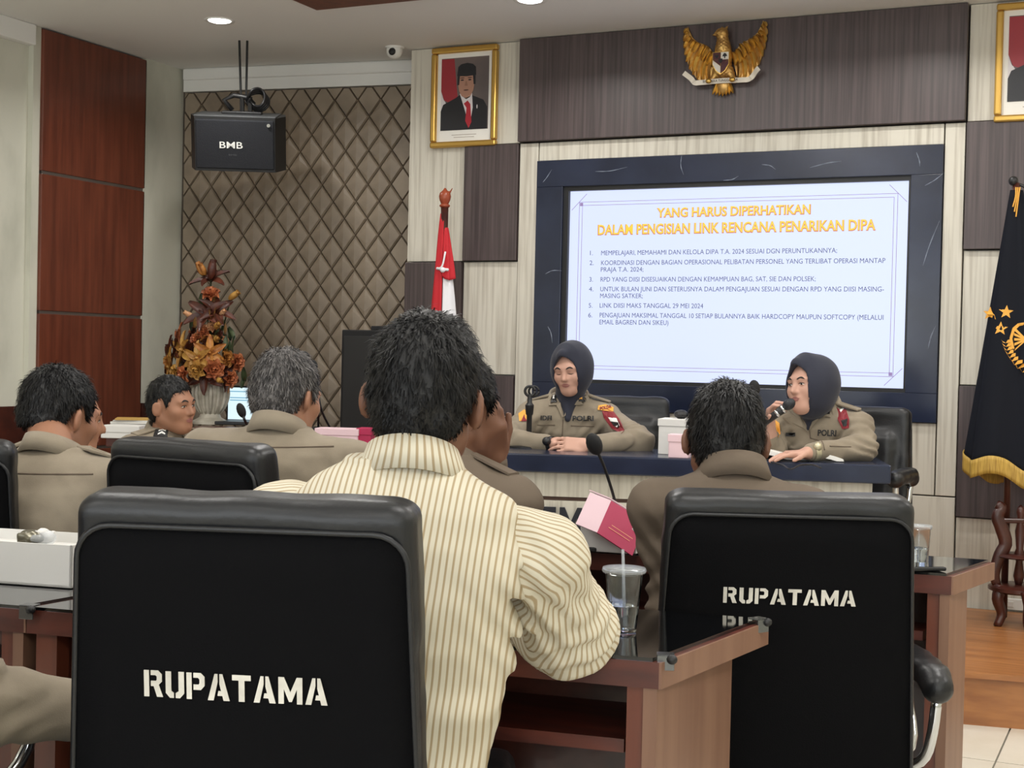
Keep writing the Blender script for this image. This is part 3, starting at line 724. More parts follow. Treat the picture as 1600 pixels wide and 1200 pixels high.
# tall black cabinet beside the quilted wall
a = AT(534, 515, 6.95); b = AT(630, 518, 6.82)
bk = thing('black_cabinet', 'tall plain black cabinet before the quilted wall, partly behind a head', 'cabinet', ((a[0] + b[0]) / 2, (a[1] + b[1]) / 2, 0), math.atan2(b[1] - a[1], b[0] - a[0]))
wb = float(np.linalg.norm((b - a)[:2])) / 2
MB().box((-wb, 0, 0.02), (wb, .38, float(a[2])), bev=.006).build('body', M_blackm, bk)
MB().box((-wb + .015, -.008, .08), (wb - .015, 0.002, float(a[2]) - .03), bev=.003).build('front_panel', M_black, bk)
MB().box((-wb + .13, .06, float(a[2])), (wb - .05, .34, float(a[2]) + .022), bev=.004).build('top_unit', M_blackm, bk)
MB().box((-wb + .02, .03, 0), (wb - .02, .35, .02)).build('plinth', M_black, bk)

# ================================================================== TABLES
def table(pts, label, joint=False, z=0.75, end=True, endl=False):
    """pts: front right, back right, back left, front left of the top, in the world"""
    P = [np.array([p[0], p[1]]) for p in pts]; o = sum(P) / 4
    t = thing('conference_table', label, 'table', (o[0], o[1], 0), group='conference tables in rows')
    L = [p - o for p in P]
    def inset(k): return [p * (1 - k / max(1e-6, np.linalg.norm(p))) for p in L]
    MB().prism(L, 0.042, (0, 0, z - 0.048), (1, 0, 0), (0, 1, 0), (0, 0, 1)).build('wood_top', M_redh, t)
    MB().prism(inset(0.012), 0.006, (0, 0, z - 0.006), (1, 0, 0), (0, 1, 0), (0, 0, 1)).build('glass_sheet', M_glass, t)
    fr_, br, bl, fl_ = L
    ex = nrm(fr_ - fl_); ey = nrm(br - fr_); ely = nrm(bl - fl_)
    def slab(name, a, b, thick, nn, z0_, z1_, m):
        a, b = np.array(a), np.array(b); q = [a, b, b + nn * thick, a + nn * thick]
        ar = sum(q[i][0] * q[(i + 1) % 4][1] - q[(i + 1) % 4][0] * q[i][1] for i in range(4))
        if ar < 0: q = q[::-1]
        MB().prism(q, z1_ - z0_, (0, 0, z0_), (1, 0, 0), (0, 1, 0), (0, 0, 1)).build(name, m, t)
    if end: slab('edge_band', fr_ + ey * .0, br, 0.004, ex, z - .048, z - .006, M_litend)  # edge strip carries the same lit tone in its colour
    if end: slab('end_panel', fr_ - ex * .004 + ey * .004, br - ex * .05 - ey * .03, 0.022, -ex, 0.0, z - .048, M_litend)
    slab('side_panel', fl_ + ex * .012 + ely * .02, bl + ex * .012 - ely * .03, 0.022, ex, 0.0, z - .048, M_red)
    slab('post', fr_ - ex * .012 + ey * .010, fr_ - ex * .055 + ey * .010, 0.03, ey, 0.0, z - .048, M_red)
    slab('post', fl_ + ex * .012 + ely * .010, fl_ + ex * .055 + ely * .010, 0.03, ely, 0.0, z - .048, M_red)
    sh_z = z - 0.165
    slab('shelf', fl_ + ex * .04 + ely * .04, fr_ - ex * .07 + ely * .04, 0.25 if np.linalg.norm(br - fr_) > .35 else .12, ely, sh_z, sh_z + .022, M_redh)
    slab('modesty_panel', bl + ex * .03 - ely * .05, br - ex * .10 - ey * .05, 0.018, -ely, 0.12, z - .048, M_teak)
    return t
fa = PZ(1030, 1030, .75); fb = PZ(1198, 966, .75); fl0 = PZ(42, 948, .75)
back = fb - fa
r1 = [fa, fb, fl0 + back * np.array([.55, 1.0, 0]), fl0]
table(r1, 'near red-wood conference table with black glass top, beside the striped-shirt person')
dv = nrm(fl0 - fa); g0 = fl0 + dv * 0.006
table([g0, g0 + back * np.array([.55, 1, 0]), g0 + dv * 1.2 + back * np.array([.4, 1, 0]), g0 + dv * 1.2], 'red-wood conference table at the left edge carrying the white box', endl=True)
sa = PZ(1487, 897, .75); sb = PZ(1552, 875, .75); sl = PZ(700, 845, .75)
sback = np.array([sb[0] - sa[0], sb[1] - sa[1], 0]) * 1.05
table([sa, sb, sl + sback * np.array([.7, 1.1, 0]), sl], 'second-row conference table with brown end panel and a water cup at right')

# head desk
DZ = 0.862
da = PZ(690, 704.5, DZ); db = PZ(1393, 727, DZ); dx = nrm(db - da); dy = np.array([-dx[1], dx[0], 0]); dl = float(np.linalg.norm(db - da))
hd = thing('head_desk', 'head table with black marble top and pale woodgrain front', 'desk', (da[0], da[1], dz), math.atan2(dx[1], dx[0]))
hh = DZ - dz
MB().box((0, 0, hh - .07), (dl, .52, hh), bev=.006).build('marble_top', M_marble, hd)
MB().box((.06, .05, hh - .163), (dl - .06, .08, hh - .07)).build('upper_front', M_white, hd)
MB().box((.05, .062, hh - .178), (dl - .05, .08, hh - .163)).build('groove', mat('groove_wood', (84, 60, 50), .5), hd)
MB().box((.06, .04, 0.0), (dl - .06, .08, hh - .178), bev=.003).build('lower_front', M_white, hd)
for s_ in (0.06, dl - .085): MB().box((s_, .08, 0), (s_ + .025, .48, hh - .07)).build('end_board', M_white, hd)
def desk_local(px, py, yl=0.04):
    n = dy; p0 = da + dy * yl; r = ray(px, py); tt = ((p0 - CAM) @ n) / (r @ n); p = CAM + r * tt; return (p - da) @ dx, p[2] - dz
le = desk_local(849, 832); 
M_let = mat('dark_sign_letters', (34, 36, 44), .4)
def letter(polys, x, z, h_, w_, m, parent, y0=.04, t_=.012, name='sign_letter'):
    mb = MB()
    for p in polys: mb.prism([(a * w_, b * h_) for a, b in p], t_, (x, y0, z), FX, FZ, FN)
    return mb.build(name, m, parent)
e1 = desk_local(846, 833); e2 = desk_local(869, 792); hL = e2[1] - e1[1]
letter([[(0, 0), (1, 0), (1, .2), (.32, .2), (.32, .4), (.9, .4), (.9, .6), (.32, .6), (.32, .8), (1, .8), (1, 1), (0, 1)]], e1[0], e1[1], hL, e2[0] - e1[0], M_let, hd)
m1 = desk_local(874, 834); m2 = desk_local(910, 792)
letter([[(0, 0), (.22, 0), (.22, .62), (.5, .12), (.78, .62), (.78, 0), (1, 0), (1, 1), (.78, 1), (.5, .46), (.22, 1), (0, 1)]], m1[0], m1[1], hL, m2[0] - m1[0], M_let, hd)

# side desk with the vase
va = PZ(590, 697, .845); vb = PZ(165, 683, .845)
sdx = nrm(va - vb); sdl = float(np.linalg.norm(va - vb)); sdy = np.array([-sdx[1], sdx[0], 0])
sd = thing('side_desk', 'dark red-wood side desk carrying the vase and the laptop', 'desk', (vb[0], vb[1], 0), math.atan2(sdx[1], sdx[0]))
SDZ = .845
MB().box((0, 0, SDZ - .04), (sdl, .50, SDZ), bev=.004).build('desk_top', M_redh, sd)
MB().box((0, .502, SDZ - .04), (sdl * .72, 1.1, SDZ), bev=.004).build('rear_top', M_redh, sd)
MB().box((.04, 1.04, 0), (sdl * .72, 1.07, SDZ - .04)).build('rear_board', M_red, sd)
MB().box((.04, .04, 0), (sdl - .04, .07, SDZ - .04)).build('front_board', M_red, sd)
for x in (.04, sdl - .07): MB().box((x, .07, 0), (x + .03, .46, SDZ - .04)).build('end_board', M_red, sd)
def on_side(px, py, z=SDZ): return PZ(px, py, z)

# ================================================================== CHAIRS
ST = {'R': (.84, [[(0, 0), (.22, 0), (.22, 1), (0, 1)], [(.30, 1), (.62, 1), (.78, .86), (.78, .58), (.64, .46), (.82, 0), (.56, 0), (.42, .40), (.30, .40), (.30, .60), (.52, .60), (.56, .66), (.56, .78), (.50, .82), (.30, .82)]]),
      'U': (.80, [[(0, 1), (0, .18), (.18, 0), (.35, 0), (.35, .19), (.24, .26), (.24, 1)], [(.8, 1), (.56, 1), (.56, .26), (.43, .19), (.43, 0), (.62, 0), (.8, .18)]]),
      'P': (.80, [[(0, 0), (.22, 0), (.22, 1), (0, 1)], [(.30, 1), (.62, 1), (.78, .86), (.78, .52), (.62, .36), (.30, .36), (.30, .56), (.52, .56), (.56, .62), (.56, .76), (.50, .82), (.30, .82)]]),
      'A': (.94, [[(0, 0), (.25, 0), (.43, .70), (.43, 1), (.30, 1)], [(.51, 1), (.64, 1), (.94, 0), (.68, 0), (.63, .18), (.42, .18), (.46, .36), (.58, .36), (.51, .62)]]),
      'T': (.80, [[(0, 1), (0, .8), (.28, .8), (.28, 0), (.53, 0), (.53, .8), (.8, .8), (.8, 1)]]),
      'M': (1.02, [[(0, 0), (.23, 0), (.23, .56), (.45, .08), (.57, .08), (.79, .56), (.79, 0), (1.02, 0), (1.02, 1), (.78, 1), (.51, .44), (.24, 1), (0, 1)]])}
M_sten = mat('stencil_paint', (214, 210, 200), .8, c2=(190, 186, 176), nscale=30)
def rrect(w0, w1, h_, r, n=6):
    """rounded rectangle, w0 bottom half width, w1 top half width, from z=0 to h_"""
    pts = []
    for cx, cz, a0 in ((w0 - r, r, -90), (w1 - r, h_ - r, 0), (-w1 + r, h_ - r, 90), (-w0 + r, r, 180)):
        for i in range(n + 1):
            a = D2R(a0 + 90 * i / n); pts.append((cx + r * math.cos(a), cz + r * math.sin(a)))
    return pts
def chair(label, px, py, d, rot, W=0.475, H=None, lettering=None, arms=True, floor=0.0, zoff=0.0, voxel=0.008, grp='black leather conference chairs', low=0.46, arm_x=.055, arm_z=0.0):
    tp = AT(px, py, d); ztop = (tp[2] if H is None else H + floor)
    yb, yt = -0.25, -0.32
    Rm = rz(rot); o = tp - Rm @ np.array([0, yt - .03, 0]); o[2] = floor
    t = thing('conference_chair', label, 'chair', o, rot, grp)
    top = ztop - floor; zb = low - .10; Hh = top - zb
    a = math.atan2(yb - yt, Hh); up = np.array([0, -math.sin(a), math.cos(a)]); yy = np.array([0, math.cos(a), math.sin(a)])
    M = np.stack([np.array([1.0, 0, 0]), yy, up], 1); LB = Hh / math.cos(a)
    c = np.array([0, (yb + yt) / 2, (zb + top) / 2])
    F = Field().rbox(c, (W / 2 + .012, .040, LB / 2), .024, M, taper=.035)
    F.rbox(c + up * (LB / 2 - .022), (W / 2 * .96, .040, .026), .025, M, k=.01)
    F.rbox(c + yy * .03 + up * -.02, (W / 2 - .05, .035, LB / 2 - .08), .034, M, k=.03)
    rs = sum(map(ord, label)) % 7
    F.disp = lambda P: 0.0022 * noise3(P * np.array([16, 16, 30]) + rs)
    soft('backrest', F, voxel, M_leather, t)
    # fabric rear cover with piping
    h2 = LB - .044; w0, w1 = W / 2 + .021, W / 2 - .003
    out = rrect(w0, w1, h2, .045)
    base = c - up * (LB / 2 - .010) - yy * .0435
    V2, F2 = grid2([(x, z) for x, z in out], 5)
    cz = h2 / 2
    V = [base + np.array([x, 0, 0]) + up * z - yy * (.012 * (1 - (x / w0) ** 2) * (1 - ((z - cz) / cz) ** 2) ** .5 if abs(z - cz) < cz else 0) for x, z in V2]
    n_ = len(V); Vb = [v + yy * .012 for v in V[-len(out):]]
    K = len(out); e0 = n_ - K
    FF = list(F2) + [(e0 + i, n_ + i, n_ + (i + 1) % K, e0 + (i + 1) % K) for i in range(K)]
    cov = mesh('rear_cover', V + Vb, FF, M_fabric, t, smooth=True)
    MB().tube([base + np.array([x, 0, 0]) + up * z - yy * .001 for x, z in out + out[:1]], .0042, 6).build('piping', M_leather, t, smooth=True)
    if lettering:
        s, tw, th_, below, dxs = lettering
        tot = sum(ST[ch][0] for ch in s) + .12 * (len(s) - 1); k = tw / tot; x = -tw / 2 + dxs
        zc_ = LB - .010 - below - th_ / 2
        mbt = MB()
        for ch in s:
            wch, polys = ST[ch]
            for p in polys:
                mbt.prism([(q[0] * k, q[1] * th_) for q in p], .0012, base + np.array([x, 0, 0]) + up * zc_ - yy * (.0125 * (1 - (x / w0) ** 2) * (1 - ((zc_ - cz) / cz) ** 2) ** .5 + .0006), (1, 0, 0), up, -yy)
            x += (wch + .12) * k
        tag(mbt.build('stencil_lettering', M_sten, t), 'white stencilled word RUPATAMA')
    # seat, arms, base
    S = Field().rbox((0, .04, low - .035), (W / 2 + .02, .25, .055), .05)
    S.disp = lambda P: 0.003 * noise3(P * 14)
    soft('seat', S, .014, M_leather, t)
    if arms:
        for s in (-1, 1):
            x = s * (W / 2 + arm_x)
            A = Field(); pth = [(x, -.10, .602), (x, -.07, .618), (x, .0, .622), (x, .08, .622), (x, .16, .615)]
            for i in range(4): A.cone(pth[i], pth[i + 1], .034, .034, .01)
            A.cut((0, 0, .648), (0, 0, 1), .01)
            ao = soft('armrest', A, .009, M_leather, t); ao.location.z = arm_z
            MB().tube(curve_pts([(x, -.10, .585), (x - s * .006, -.09, .50), (x - s * .02, -.07, .44), (x - s * .07, -.03, .40)], 10), .012, 10).build('arm_tube', M_chrome, ao, smooth=True)
            MB().tube(curve_pts([(x, .16, .61), (x, .14, .52), (x - s * .01, .06, .44), (x - s * .07, .03, .40)], 10), .012, 10).build('arm_tube', M_chrome, ao, smooth=True)
    MB().lathe([(.03, .10), (.03, .24), (.018, .24), (.018, .40)], 14).build('gas_lift', M_chrome, t, smooth='auto')
    for k in range(5):
        g_ = k * 2 * math.pi / 5 + .3; ca, sa_ = math.cos(g_), math.sin(g_)
        lg = MB().tube([(ca * .02, sa_ * .02, .115), (ca * .17, sa_ * .17, .095), (ca * .29, sa_ * .29, .075)], [.024, .02, .014], 8).build('base_leg', M_chrome, t, smooth=True)
        MB().ball((ca * .29, sa_ * .29, .028), (.028, .028, .028), 10, 6).tube([(ca * .29, sa_ * .29, .03), (ca * .29, sa_ * .29, .075)], .008, 6).build('caster', M_black, lg, smooth=True)
    return t
FR = D2R(8)
chair('big black chair in the foreground lettered RUPATAMA, before the striped-shirt person', 380, 780, 1.80, TH - D2R(6), W=.440, lettering=('RUPATAMA', .242, .035, .238, -.006), voxel=.006, arm_z=-.06)
chair('black chair lettered RUPATAMA with chrome armrest, right of centre', 1236, 775, 2.72, TH - D2R(2), arm_x=.122, arm_z=-.055, W=.472, lettering=('RUPATAMA', .255, .031, .190, .002), voxel=.007)
chair('turned empty-looking black chair behind the foreground chair, left of centre', 284, 692, 3.12, TH - D2R(30), W=.44)
chair('black chair cut by the left edge of the picture', -150, 690, 3.15, TH + D2R(10), W=.46)
chair('black leather chair behind the person at the head table near the mic stand', 958, 620, 6.35, TH + D2R(180 - 188 + 180 + 4), W=.50, floor=dz, low=.40)
chair('black leather chair behind the person speaking into a microphone', 1330, 636, 5.86, TH + D2R(180 - 28), W=.50, floor=dz, low=.40)

# ================================================================== FLAGS
def flag_red_white():
    tp = AT(695, 318, 6.95)
    o = np.array([tp[0], tp[1], 0])
    t = thing('national_flag', 'red and white flag drooping on a wooden pole beside the pale panels', 'flag', o)
    zt = float(tp[2])
    MB().lathe([(.016, 0.03), (.017, zt - .5), (.019, zt - .02)], 12).build('pole', M_teak, t, smooth=True)
    f_ = MB().lathe([(.020, 0), (.026, .006), (.026, .012), (.018, .018), (.026, .035), (.030, .055), (.026, .072), (.012, .084), (.004, .096)], 14, (0, 0, zt - .02)).build('finial', mat('flag_finial', (150, 70, 44), .35), t, smooth='auto')
    MB().prism([(.012, .0), (.030, .018), (.042, .044), (.03, .03), (.016, .03)], .006, (0, 0, zt + .03), FX, FZ, FN).build('finial_hook', mat('flag_finial', (0, 0, 0)), f_)
    MB().lathe([(.15, 0), (.15, .03), (.05, .06), (.03, .10)], 20).build('stand_foot', M_teak, t, smooth='auto')
    def drape(name, m, ztop, zbot, prof, a0, a1, thick=.004):
        n1, n2 = 22, 16; V = []; Fc = []
        for i in range(n1 + 1):
            q = i / n1; z = ztop + (zbot - ztop) * q
            for j in range(n2 + 1):
                u = j / n2; a = a0 + (a1 - a0) * u
                r = .020 + prof(q) * (.35 + .65 * u) + .010 * q * math.sin(u * 14 + q * 2)
                V.append((math.cos(a) * r, math.sin(a) * r * .7 - .01 * q, z - .02 * math.sin(u * 3) * q))
        for i in range(n1):
            for j in range(n2): k = i * (n2 + 1) + j; Fc.append((k, k + 1, k + n2 + 2, k + n2 + 1))
        o_ = mesh(name, V, Fc, m, t, smooth=True)
        md = o_.modifiers.new('thick', 'SOLIDIFY'); md.thickness = thick; md.offset = 0
    drape('red_cloth', M_redc, zt - .05, 0.95, lambda q: .075 * q ** .8, D2R(285), D2R(160))
    drape('red_cloth', M_redc, zt - .12, zt - .36, lambda q: .045 * q, D2R(290), D2R(380))
    drape('white_cloth', M_whitec, zt - .33, 0.85, lambda q: .02 + .075 * q ** .7, D2R(290), D2R(385))
    kn = MB().tube(curve_pts([(.025, -.03, zt - .24), (.012, -.035, zt - .31), (-.016, -.03, zt - .325)], 8), .005, 6).tube([(-.02, -.032, zt - .322), (.045, -.032, zt - .33)], .007, 6).ball((.016, -.036, zt - .33), .014, 10, 6)
    kn.build('tie_cord', M_whitec, t, smooth=True)
flag_red_white()

def flag_black():
    D = 5.75
    tp = AT(1588, 286, D); zt = float(tp[2])
    o = np.array([tp[0], tp[1], dz])
    t = thing('police_flag', 'black flag with gold fringe, stars and embroidered emblem at the right edge', 'flag', o, TH)
    def H(z): return z - dz
    zb = float(AT(1560, 735, D)[2])
    MB().lathe([(.014, .02), (.015, H(zt))], 12).build('pole', M_teak, t, smooth=True)
    MB().ball((-.012, -.0, H(zt) + .008), (.020, .018, .020)).build('finial', M_black, t, smooth=True)
    MB().tube(curve_pts([(0, 0, H(zt)), (.04, -.01, H(zt) - .02), (.09, -.02, H(zt) - .05)], 8), .006, 6).build('top_cord', M_black, t)
    for k in range(3): MB().tube(curve_pts([(-.008 + .008 * k, -.02, H(zt) - .02), (-.010 + .006 * k, -.024, H(zt) - .06), (-.02 + .007 * k, -.024, H(zt) - .10 - .02 * k)], 6), .003, 5).build('gold_cord', M_yel, t)
    # cone of cloth around the pole, wider to the right
    Hh = zt - .03 - zb
    def S(a, q, off=0.0):
        """a: angle, -pi..0 is the side towards the room, q 0 top .. 1 bottom"""
        w_ = (0.02 + 0.172 * q) * (1.0 if math.cos(a) < 0 else 1.25)
        pl_ = 1 + .06 * q * math.sin(a * 5 + 1.0) + .03 * q * math.sin(a * 11)
        z = H(zt) - .03 - Hh * q - q * (0.085 * (math.cos(a) + 1) * .5 + .022 * math.sin(a * 4 + .5)) + q * .05
        r = w_ * pl_ + off
        return np.array([math.cos(a) * r + .02 * q, math.sin(a) * r * .55, z])
    n1, n2 = 36, 64; V = []; Fc = []
    for i in range(n1 + 1):
        for j in range(n2): V.append(S(2 * math.pi * j / n2, i / n1))
    for i in range(n1):
        for j in range(n2): Fc.append((i * n2 + j, i * n2 + (j + 1) % n2, (i + 1) * n2 + (j + 1) % n2, (i + 1) * n2 + j))
    c_ = mesh('cloth', V, Fc, M_navy, t, smooth=True)
    md = c_.modifiers.new('thick', 'SOLIDIFY'); md.thickness = .004
    V = []; Fc = []
    for i in range(5):
        for j in range(n2): p = S(2 * math.pi * j / n2, 1.0, .004); p[2] += .012 - i / 4 * .072; V.append(p)
    for i in range(4):
        for j in range(n2): Fc.append((i * n2 + j, i * n2 + (j + 1) % n2, (i + 1) * n2 + (j + 1) % n2, (i + 1) * n2 + j))
    f_ = mesh('fringe', V, Fc, M_fringe, t, smooth=True); md = f_.modifiers.new('thick', 'SOLIDIFY'); md.thickness = .004
    def on(px, py):
        """surface spot seen at this place: local point and frame"""
        p = AT(px, py, D - .09); l = rz(-TH) @ (p - o); return l
    def emb(name, polys, m, lift=.004):
        mb = MB()
        for poly in polys:
            W_ = []
            for px, py in poly:
                l = on(px, py)
                q = min(.99, max(.02, (H(zt) - .03 - l[2]) / Hh)); 
                best = None
                for k in range(60):
                    a = math.pi + math.pi * k / 59; s_ = S(a, q, lift)
                    if best is None or abs(s_[0] - l[0]) < best[0]: best = (abs(s_[0] - l[0]), s_[1])
                W_.append((l[0], best[1] - .002, l[2]))
            n0 = len(W_); mb.raw(W_ + [(a_, b_ - .003, c__) for a_, b_, c__ in W_], [tuple(range(n0, 2 * n0))] + [(i, (i + 1) % n0, (i + 1) % n0 + n0, i + n0) for i in range(n0)])
        return mb.build(name, m, c_)
    for cx, cy in ((1559, 489), (1579, 487), (1570, 513)):
        emb('star', [[(cx + (11 if i % 2 == 0 else 4.6) * math.sin(i * math.pi / 5 + .1), cy - (11 if i % 2 == 0 else 4.6) * math.cos(i * math.pi / 5 + .1)) for i in range(10)]], M_yel)
    pet = []
    for k in range(10):
        a = D2R(255 + 0) + math.pi * k / 10 * 1.15 - 1.2
    shl = [[(1586, 545), (1583, 528), (1588, 512), (1596, 505), (1606, 503), (1606, 507), (1598, 509), (1591, 516), (1587, 529), (1590, 545)]]
    for k in range(5):
        y0_ = 512 + k * 8; shl.append([(1606, 532), (1606, 529), (1592 - (2 if 0 < k < 4 else 0), y0_), (1590, y0_ + 4)])
    emb('emblem_disc', shl, M_yel)
    wheat = []
    for k in range(9):
        a = k / 8; x = 1577 + 22 * a * a; y = 536 + 46 * a
        for s in (-1, 1):
            dxn, dyn = (4.5 * s + 3 * a, -2 - 3 * a)
            wheat.append([(x, y), (x + dxn * 1.0 - 1.5, y + dyn - 3), (x + dxn * 1.5, y + dyn - 4), (x + dxn * 1.2 + 1.5, y + dyn + 1)])
    emb('wheat_ear', wheat, M_yel)
    return o
FO = flag_black()
# carved stand
so_ = AT(1590, 962, 5.72); so_[2] = dz
cs = thing('carved_stand', 'small carved dark wooden stand on the platform at the right edge', 'stand', so_, TH)
def SZ(py): return float(AT(1575, py, 5.72)[2] - dz)
kx = 5.72 / 2200
z0_, z1_, z2_, z3_ = 0.0, SZ(915), SZ(868), SZ(788)
for s in (-1, 1):
    pts = curve_pts([(s * 34 * kx, 0, z1_), (s * 38 * kx, 0, z1_ + .05), (s * 31 * kx, 0, z2_), (s * 22 * kx, 0, z2_ + .05), (s * 30 * kx, 0, z3_ - .09), (s * 36 * kx, 0, z3_ - .05), (s * 30 * kx, 0, z3_ - .015), (s * 38 * kx, 0, z3_)], 24)
    MB().tube(pts, [.018 + .010 * math.sin(i / 24 * math.pi) for i in range(25)], 10, .7).build('upright', M_teak, cs, smooth=True)
    lp = curve_pts([(s * 30 * kx, -.02, z1_), (s * 36 * kx, -.03, z1_ - .05), (s * 29 * kx, -.03, .05), (s * 37 * kx, -.04, .0)], 12)
    MB().tube(lp, [.028 - .012 * i / 12 for i in range(13)], 10).build('leg', M_teak, cs, smooth=True)
MB().tube(curve_pts([(0, -.12, z1_ - .01), (.0, -.14, z1_ - .06), (0, -.125, .04), (0, -.135, 0)], 12), [.034 - .014 * i / 12 for i in range(13)], 10).build('leg', M_teak, cs, smooth=True)
MB().lathe([(.012, z1_), (.022, z1_ + .04), (.013, z1_ + .1), (.024, z2_), (.014, z2_ + .03), (.02, z2_ + .1), (.010, z3_ - .06), (.018, z3_ - .03), (.012, z3_ - .01), (.002, z3_)], 14).build('centre_post', M_teak, cs, smooth=True)
MB().lathe([(.10, 0), (.118, .008), (.118, .022), (.10, .030)], 22, (0, 0, z1_ - .025)).build('shelf', M_teak, cs, smooth='auto')
MB().lathe([(.085, 0), (.095, .006), (.085, .014)], 22, (0, 0, z2_ - .007)).build('shelf', M_teak, cs, smooth='auto')
MB().box((-.09, -.012, z3_ - .075), (.09, .012, z3_ - .055), bev=.005).build('rail', M_teak, cs)
# low socket strip at the wall behind the stand
p = PY(1584, 944, WF - .001)
wsck = thing('wall_socket', 'small pale socket plate low on the wall behind the carved stand', 'socket', p)
MB().box((-.05, -.012, -.025), (.05, 0, .025), bev=.004).build('plate', M_wht, wsck); MB().box((-.03, -.015, -.012), (.0, -.011, .012), bev=.002).build('outlet', M_card, wsck)

# ================================================================== FLOWERS IN A VASE
vo = on_side(328, 662); 
fv = thing('flower_arrangement', 'tall arrangement of copper and gold artificial flowers in a pale urn', 'flowers', vo, TH)
kv = float((vo - CAM) @ FW) / 2200
M_urn = mat('pale_stone', (196, 190, 176), .6, c2=(160, 154, 140), nscale=14, bump=.3, bscale=30)
ur = MB().lathe([(.005, 0), (28 * kv, 0), (28 * kv, 4 * kv), (17 * kv, 10 * kv), (15 * kv, 16 * kv), (24 * kv, 32 * kv), (27 * kv, 48 * kv), (25 * kv, 60 * kv), (29 * kv, 66 * kv), (26 * kv, 66 * kv), (22 * kv, 56 * kv)], 28).build('urn', M_urn, fv, smooth='auto')
for k in range(14):
    a = k * 2 * math.pi / 14
    MB().tube(curve_pts([(math.cos(a) * r_ * kv, math.sin(a) * r_ * kv, z_ * kv) for r_, z_ in ((16, 16), (24.5, 32), (27.5, 48), (26, 60))], 8), [.004, .008, .010, .011, .012, .012, .011, .009, .006], 5).build('flute', M_urn, ur, smooth=True)
fcol = {'copper': ((150, 74, 44), (196, 122, 78)), 'gold': ((150, 102, 40), (206, 160, 84)), 'brown': ((58, 26, 18), (96, 46, 28)), 'pale': ((214, 170, 128), (190, 130, 90)), 'amber': ((140, 80, 34), (196, 136, 66))}
FM = {k: mat('petal_' + k, a, .5, c2=b, nscale=30, coat=.1) for k, (a, b) in fcol.items()}
M_leafg = mat('dark_green_leaf', (38, 52, 34), .5, c2=(62, 74, 44), nscale=30); M_leafb = mat('bronze_leaf', (92, 62, 28), .45, c2=(140, 100, 50), nscale=30)
def petal(L, W_, cup, tilt, az, base_r=0.0, curl=0.0):
    V = []; Fc = []
    n1, n2 = 5, 3
    for i in range(n1 + 1):
        q = i / n1; w_ = W_ * math.sin(math.pi * min(.97, .12 + q * .80)) ** .8
        for j in range(n2 + 1):
            u = (j / n2 - .5) * 2
            x = u * w_ / 2; y = base_r + L * q; z = cup * (u * u) * W_ * .4 - curl * q * q * L
            c_, s_ = math.cos(tilt), math.sin(tilt); y2 = y * c_ - z * s_; z2 = y * s_ + z * c_
            V.append((x * math.cos(az) - y2 * math.sin(az), x * math.sin(az) + y2 * math.cos(az), z2))
    for i in range(n1):
        for j in range(n2): k = i * (n2 + 1) + j; Fc.append((k, k + 1, k + n2 + 2, k + n2 + 1))
    return V, Fc
def rose(m):
    mb = MB()
    for ring, (n, L, W_, tilt) in enumerate(((3, .022, .024, 1.45), (5, .030, .030, 1.15), (6, .038, .036, .75), (7, .043, .040, .35))):
        for i in range(n): mb.raw(*petal(L, W_, .9, tilt, 2 * math.pi * i / n + ring * .5, .002, .25 if ring > 1 else -.2))
    me = mb.mk('rose', m, True); return me
def lily(m):
    mb = MB()
    for i in range(6): mb.raw(*petal(.075, .034, .8, .65 if i % 2 else .45, i * math.pi / 3, .003, .45))
    mb.ball((0, 0, .012), (.008, .008, .018), 8, 5); return mb.mk('lily', m, True)
def bud(m):
    mb = MB().ball((0, 0, .018), (.012, .012, .026), 8, 6)
    for i in range(3): mb.raw(*petal(.04, .022, .9, 1.3, i * 2.1, .004))
    return mb.mk('bud', m, True)
def leaf(m): return MB().raw(*petal(.085, .034, .5, .5, 0, 0, .3)).mk('leaf', m, True)
FL = {('rose', k): rose(FM[k]) for k in FM}; FL.update({('lily', k): lily(FM[k]) for k in FM}); FL.update({('bud', k): bud(FM[k]) for k in FM}); FL['leafg'] = leaf(M_leafg); FL['leafb'] = leaf(M_leafb)
rf = random.Random(11)
def put(me, name, px, py, dep, sc, aim=None):
    """spot given by offset from the urn in sight-plane units; dep towards the viewer"""
    x = (px - 328) * kv; z = (662 - py) * kv; y = -dep
    n = nrm(aim if aim is not None else (x * 2.5, -0.12 - dep, .05 + (z - .42) * .5))
    q = Vector(n).to_track_quat('Z', 'Y').to_euler()
    o_ = link(name, me, fv, loc=(x, y, z), rot=q, scale=(sc, sc, sc)); o_.rotation_mode = 'XYZ'
    return o_
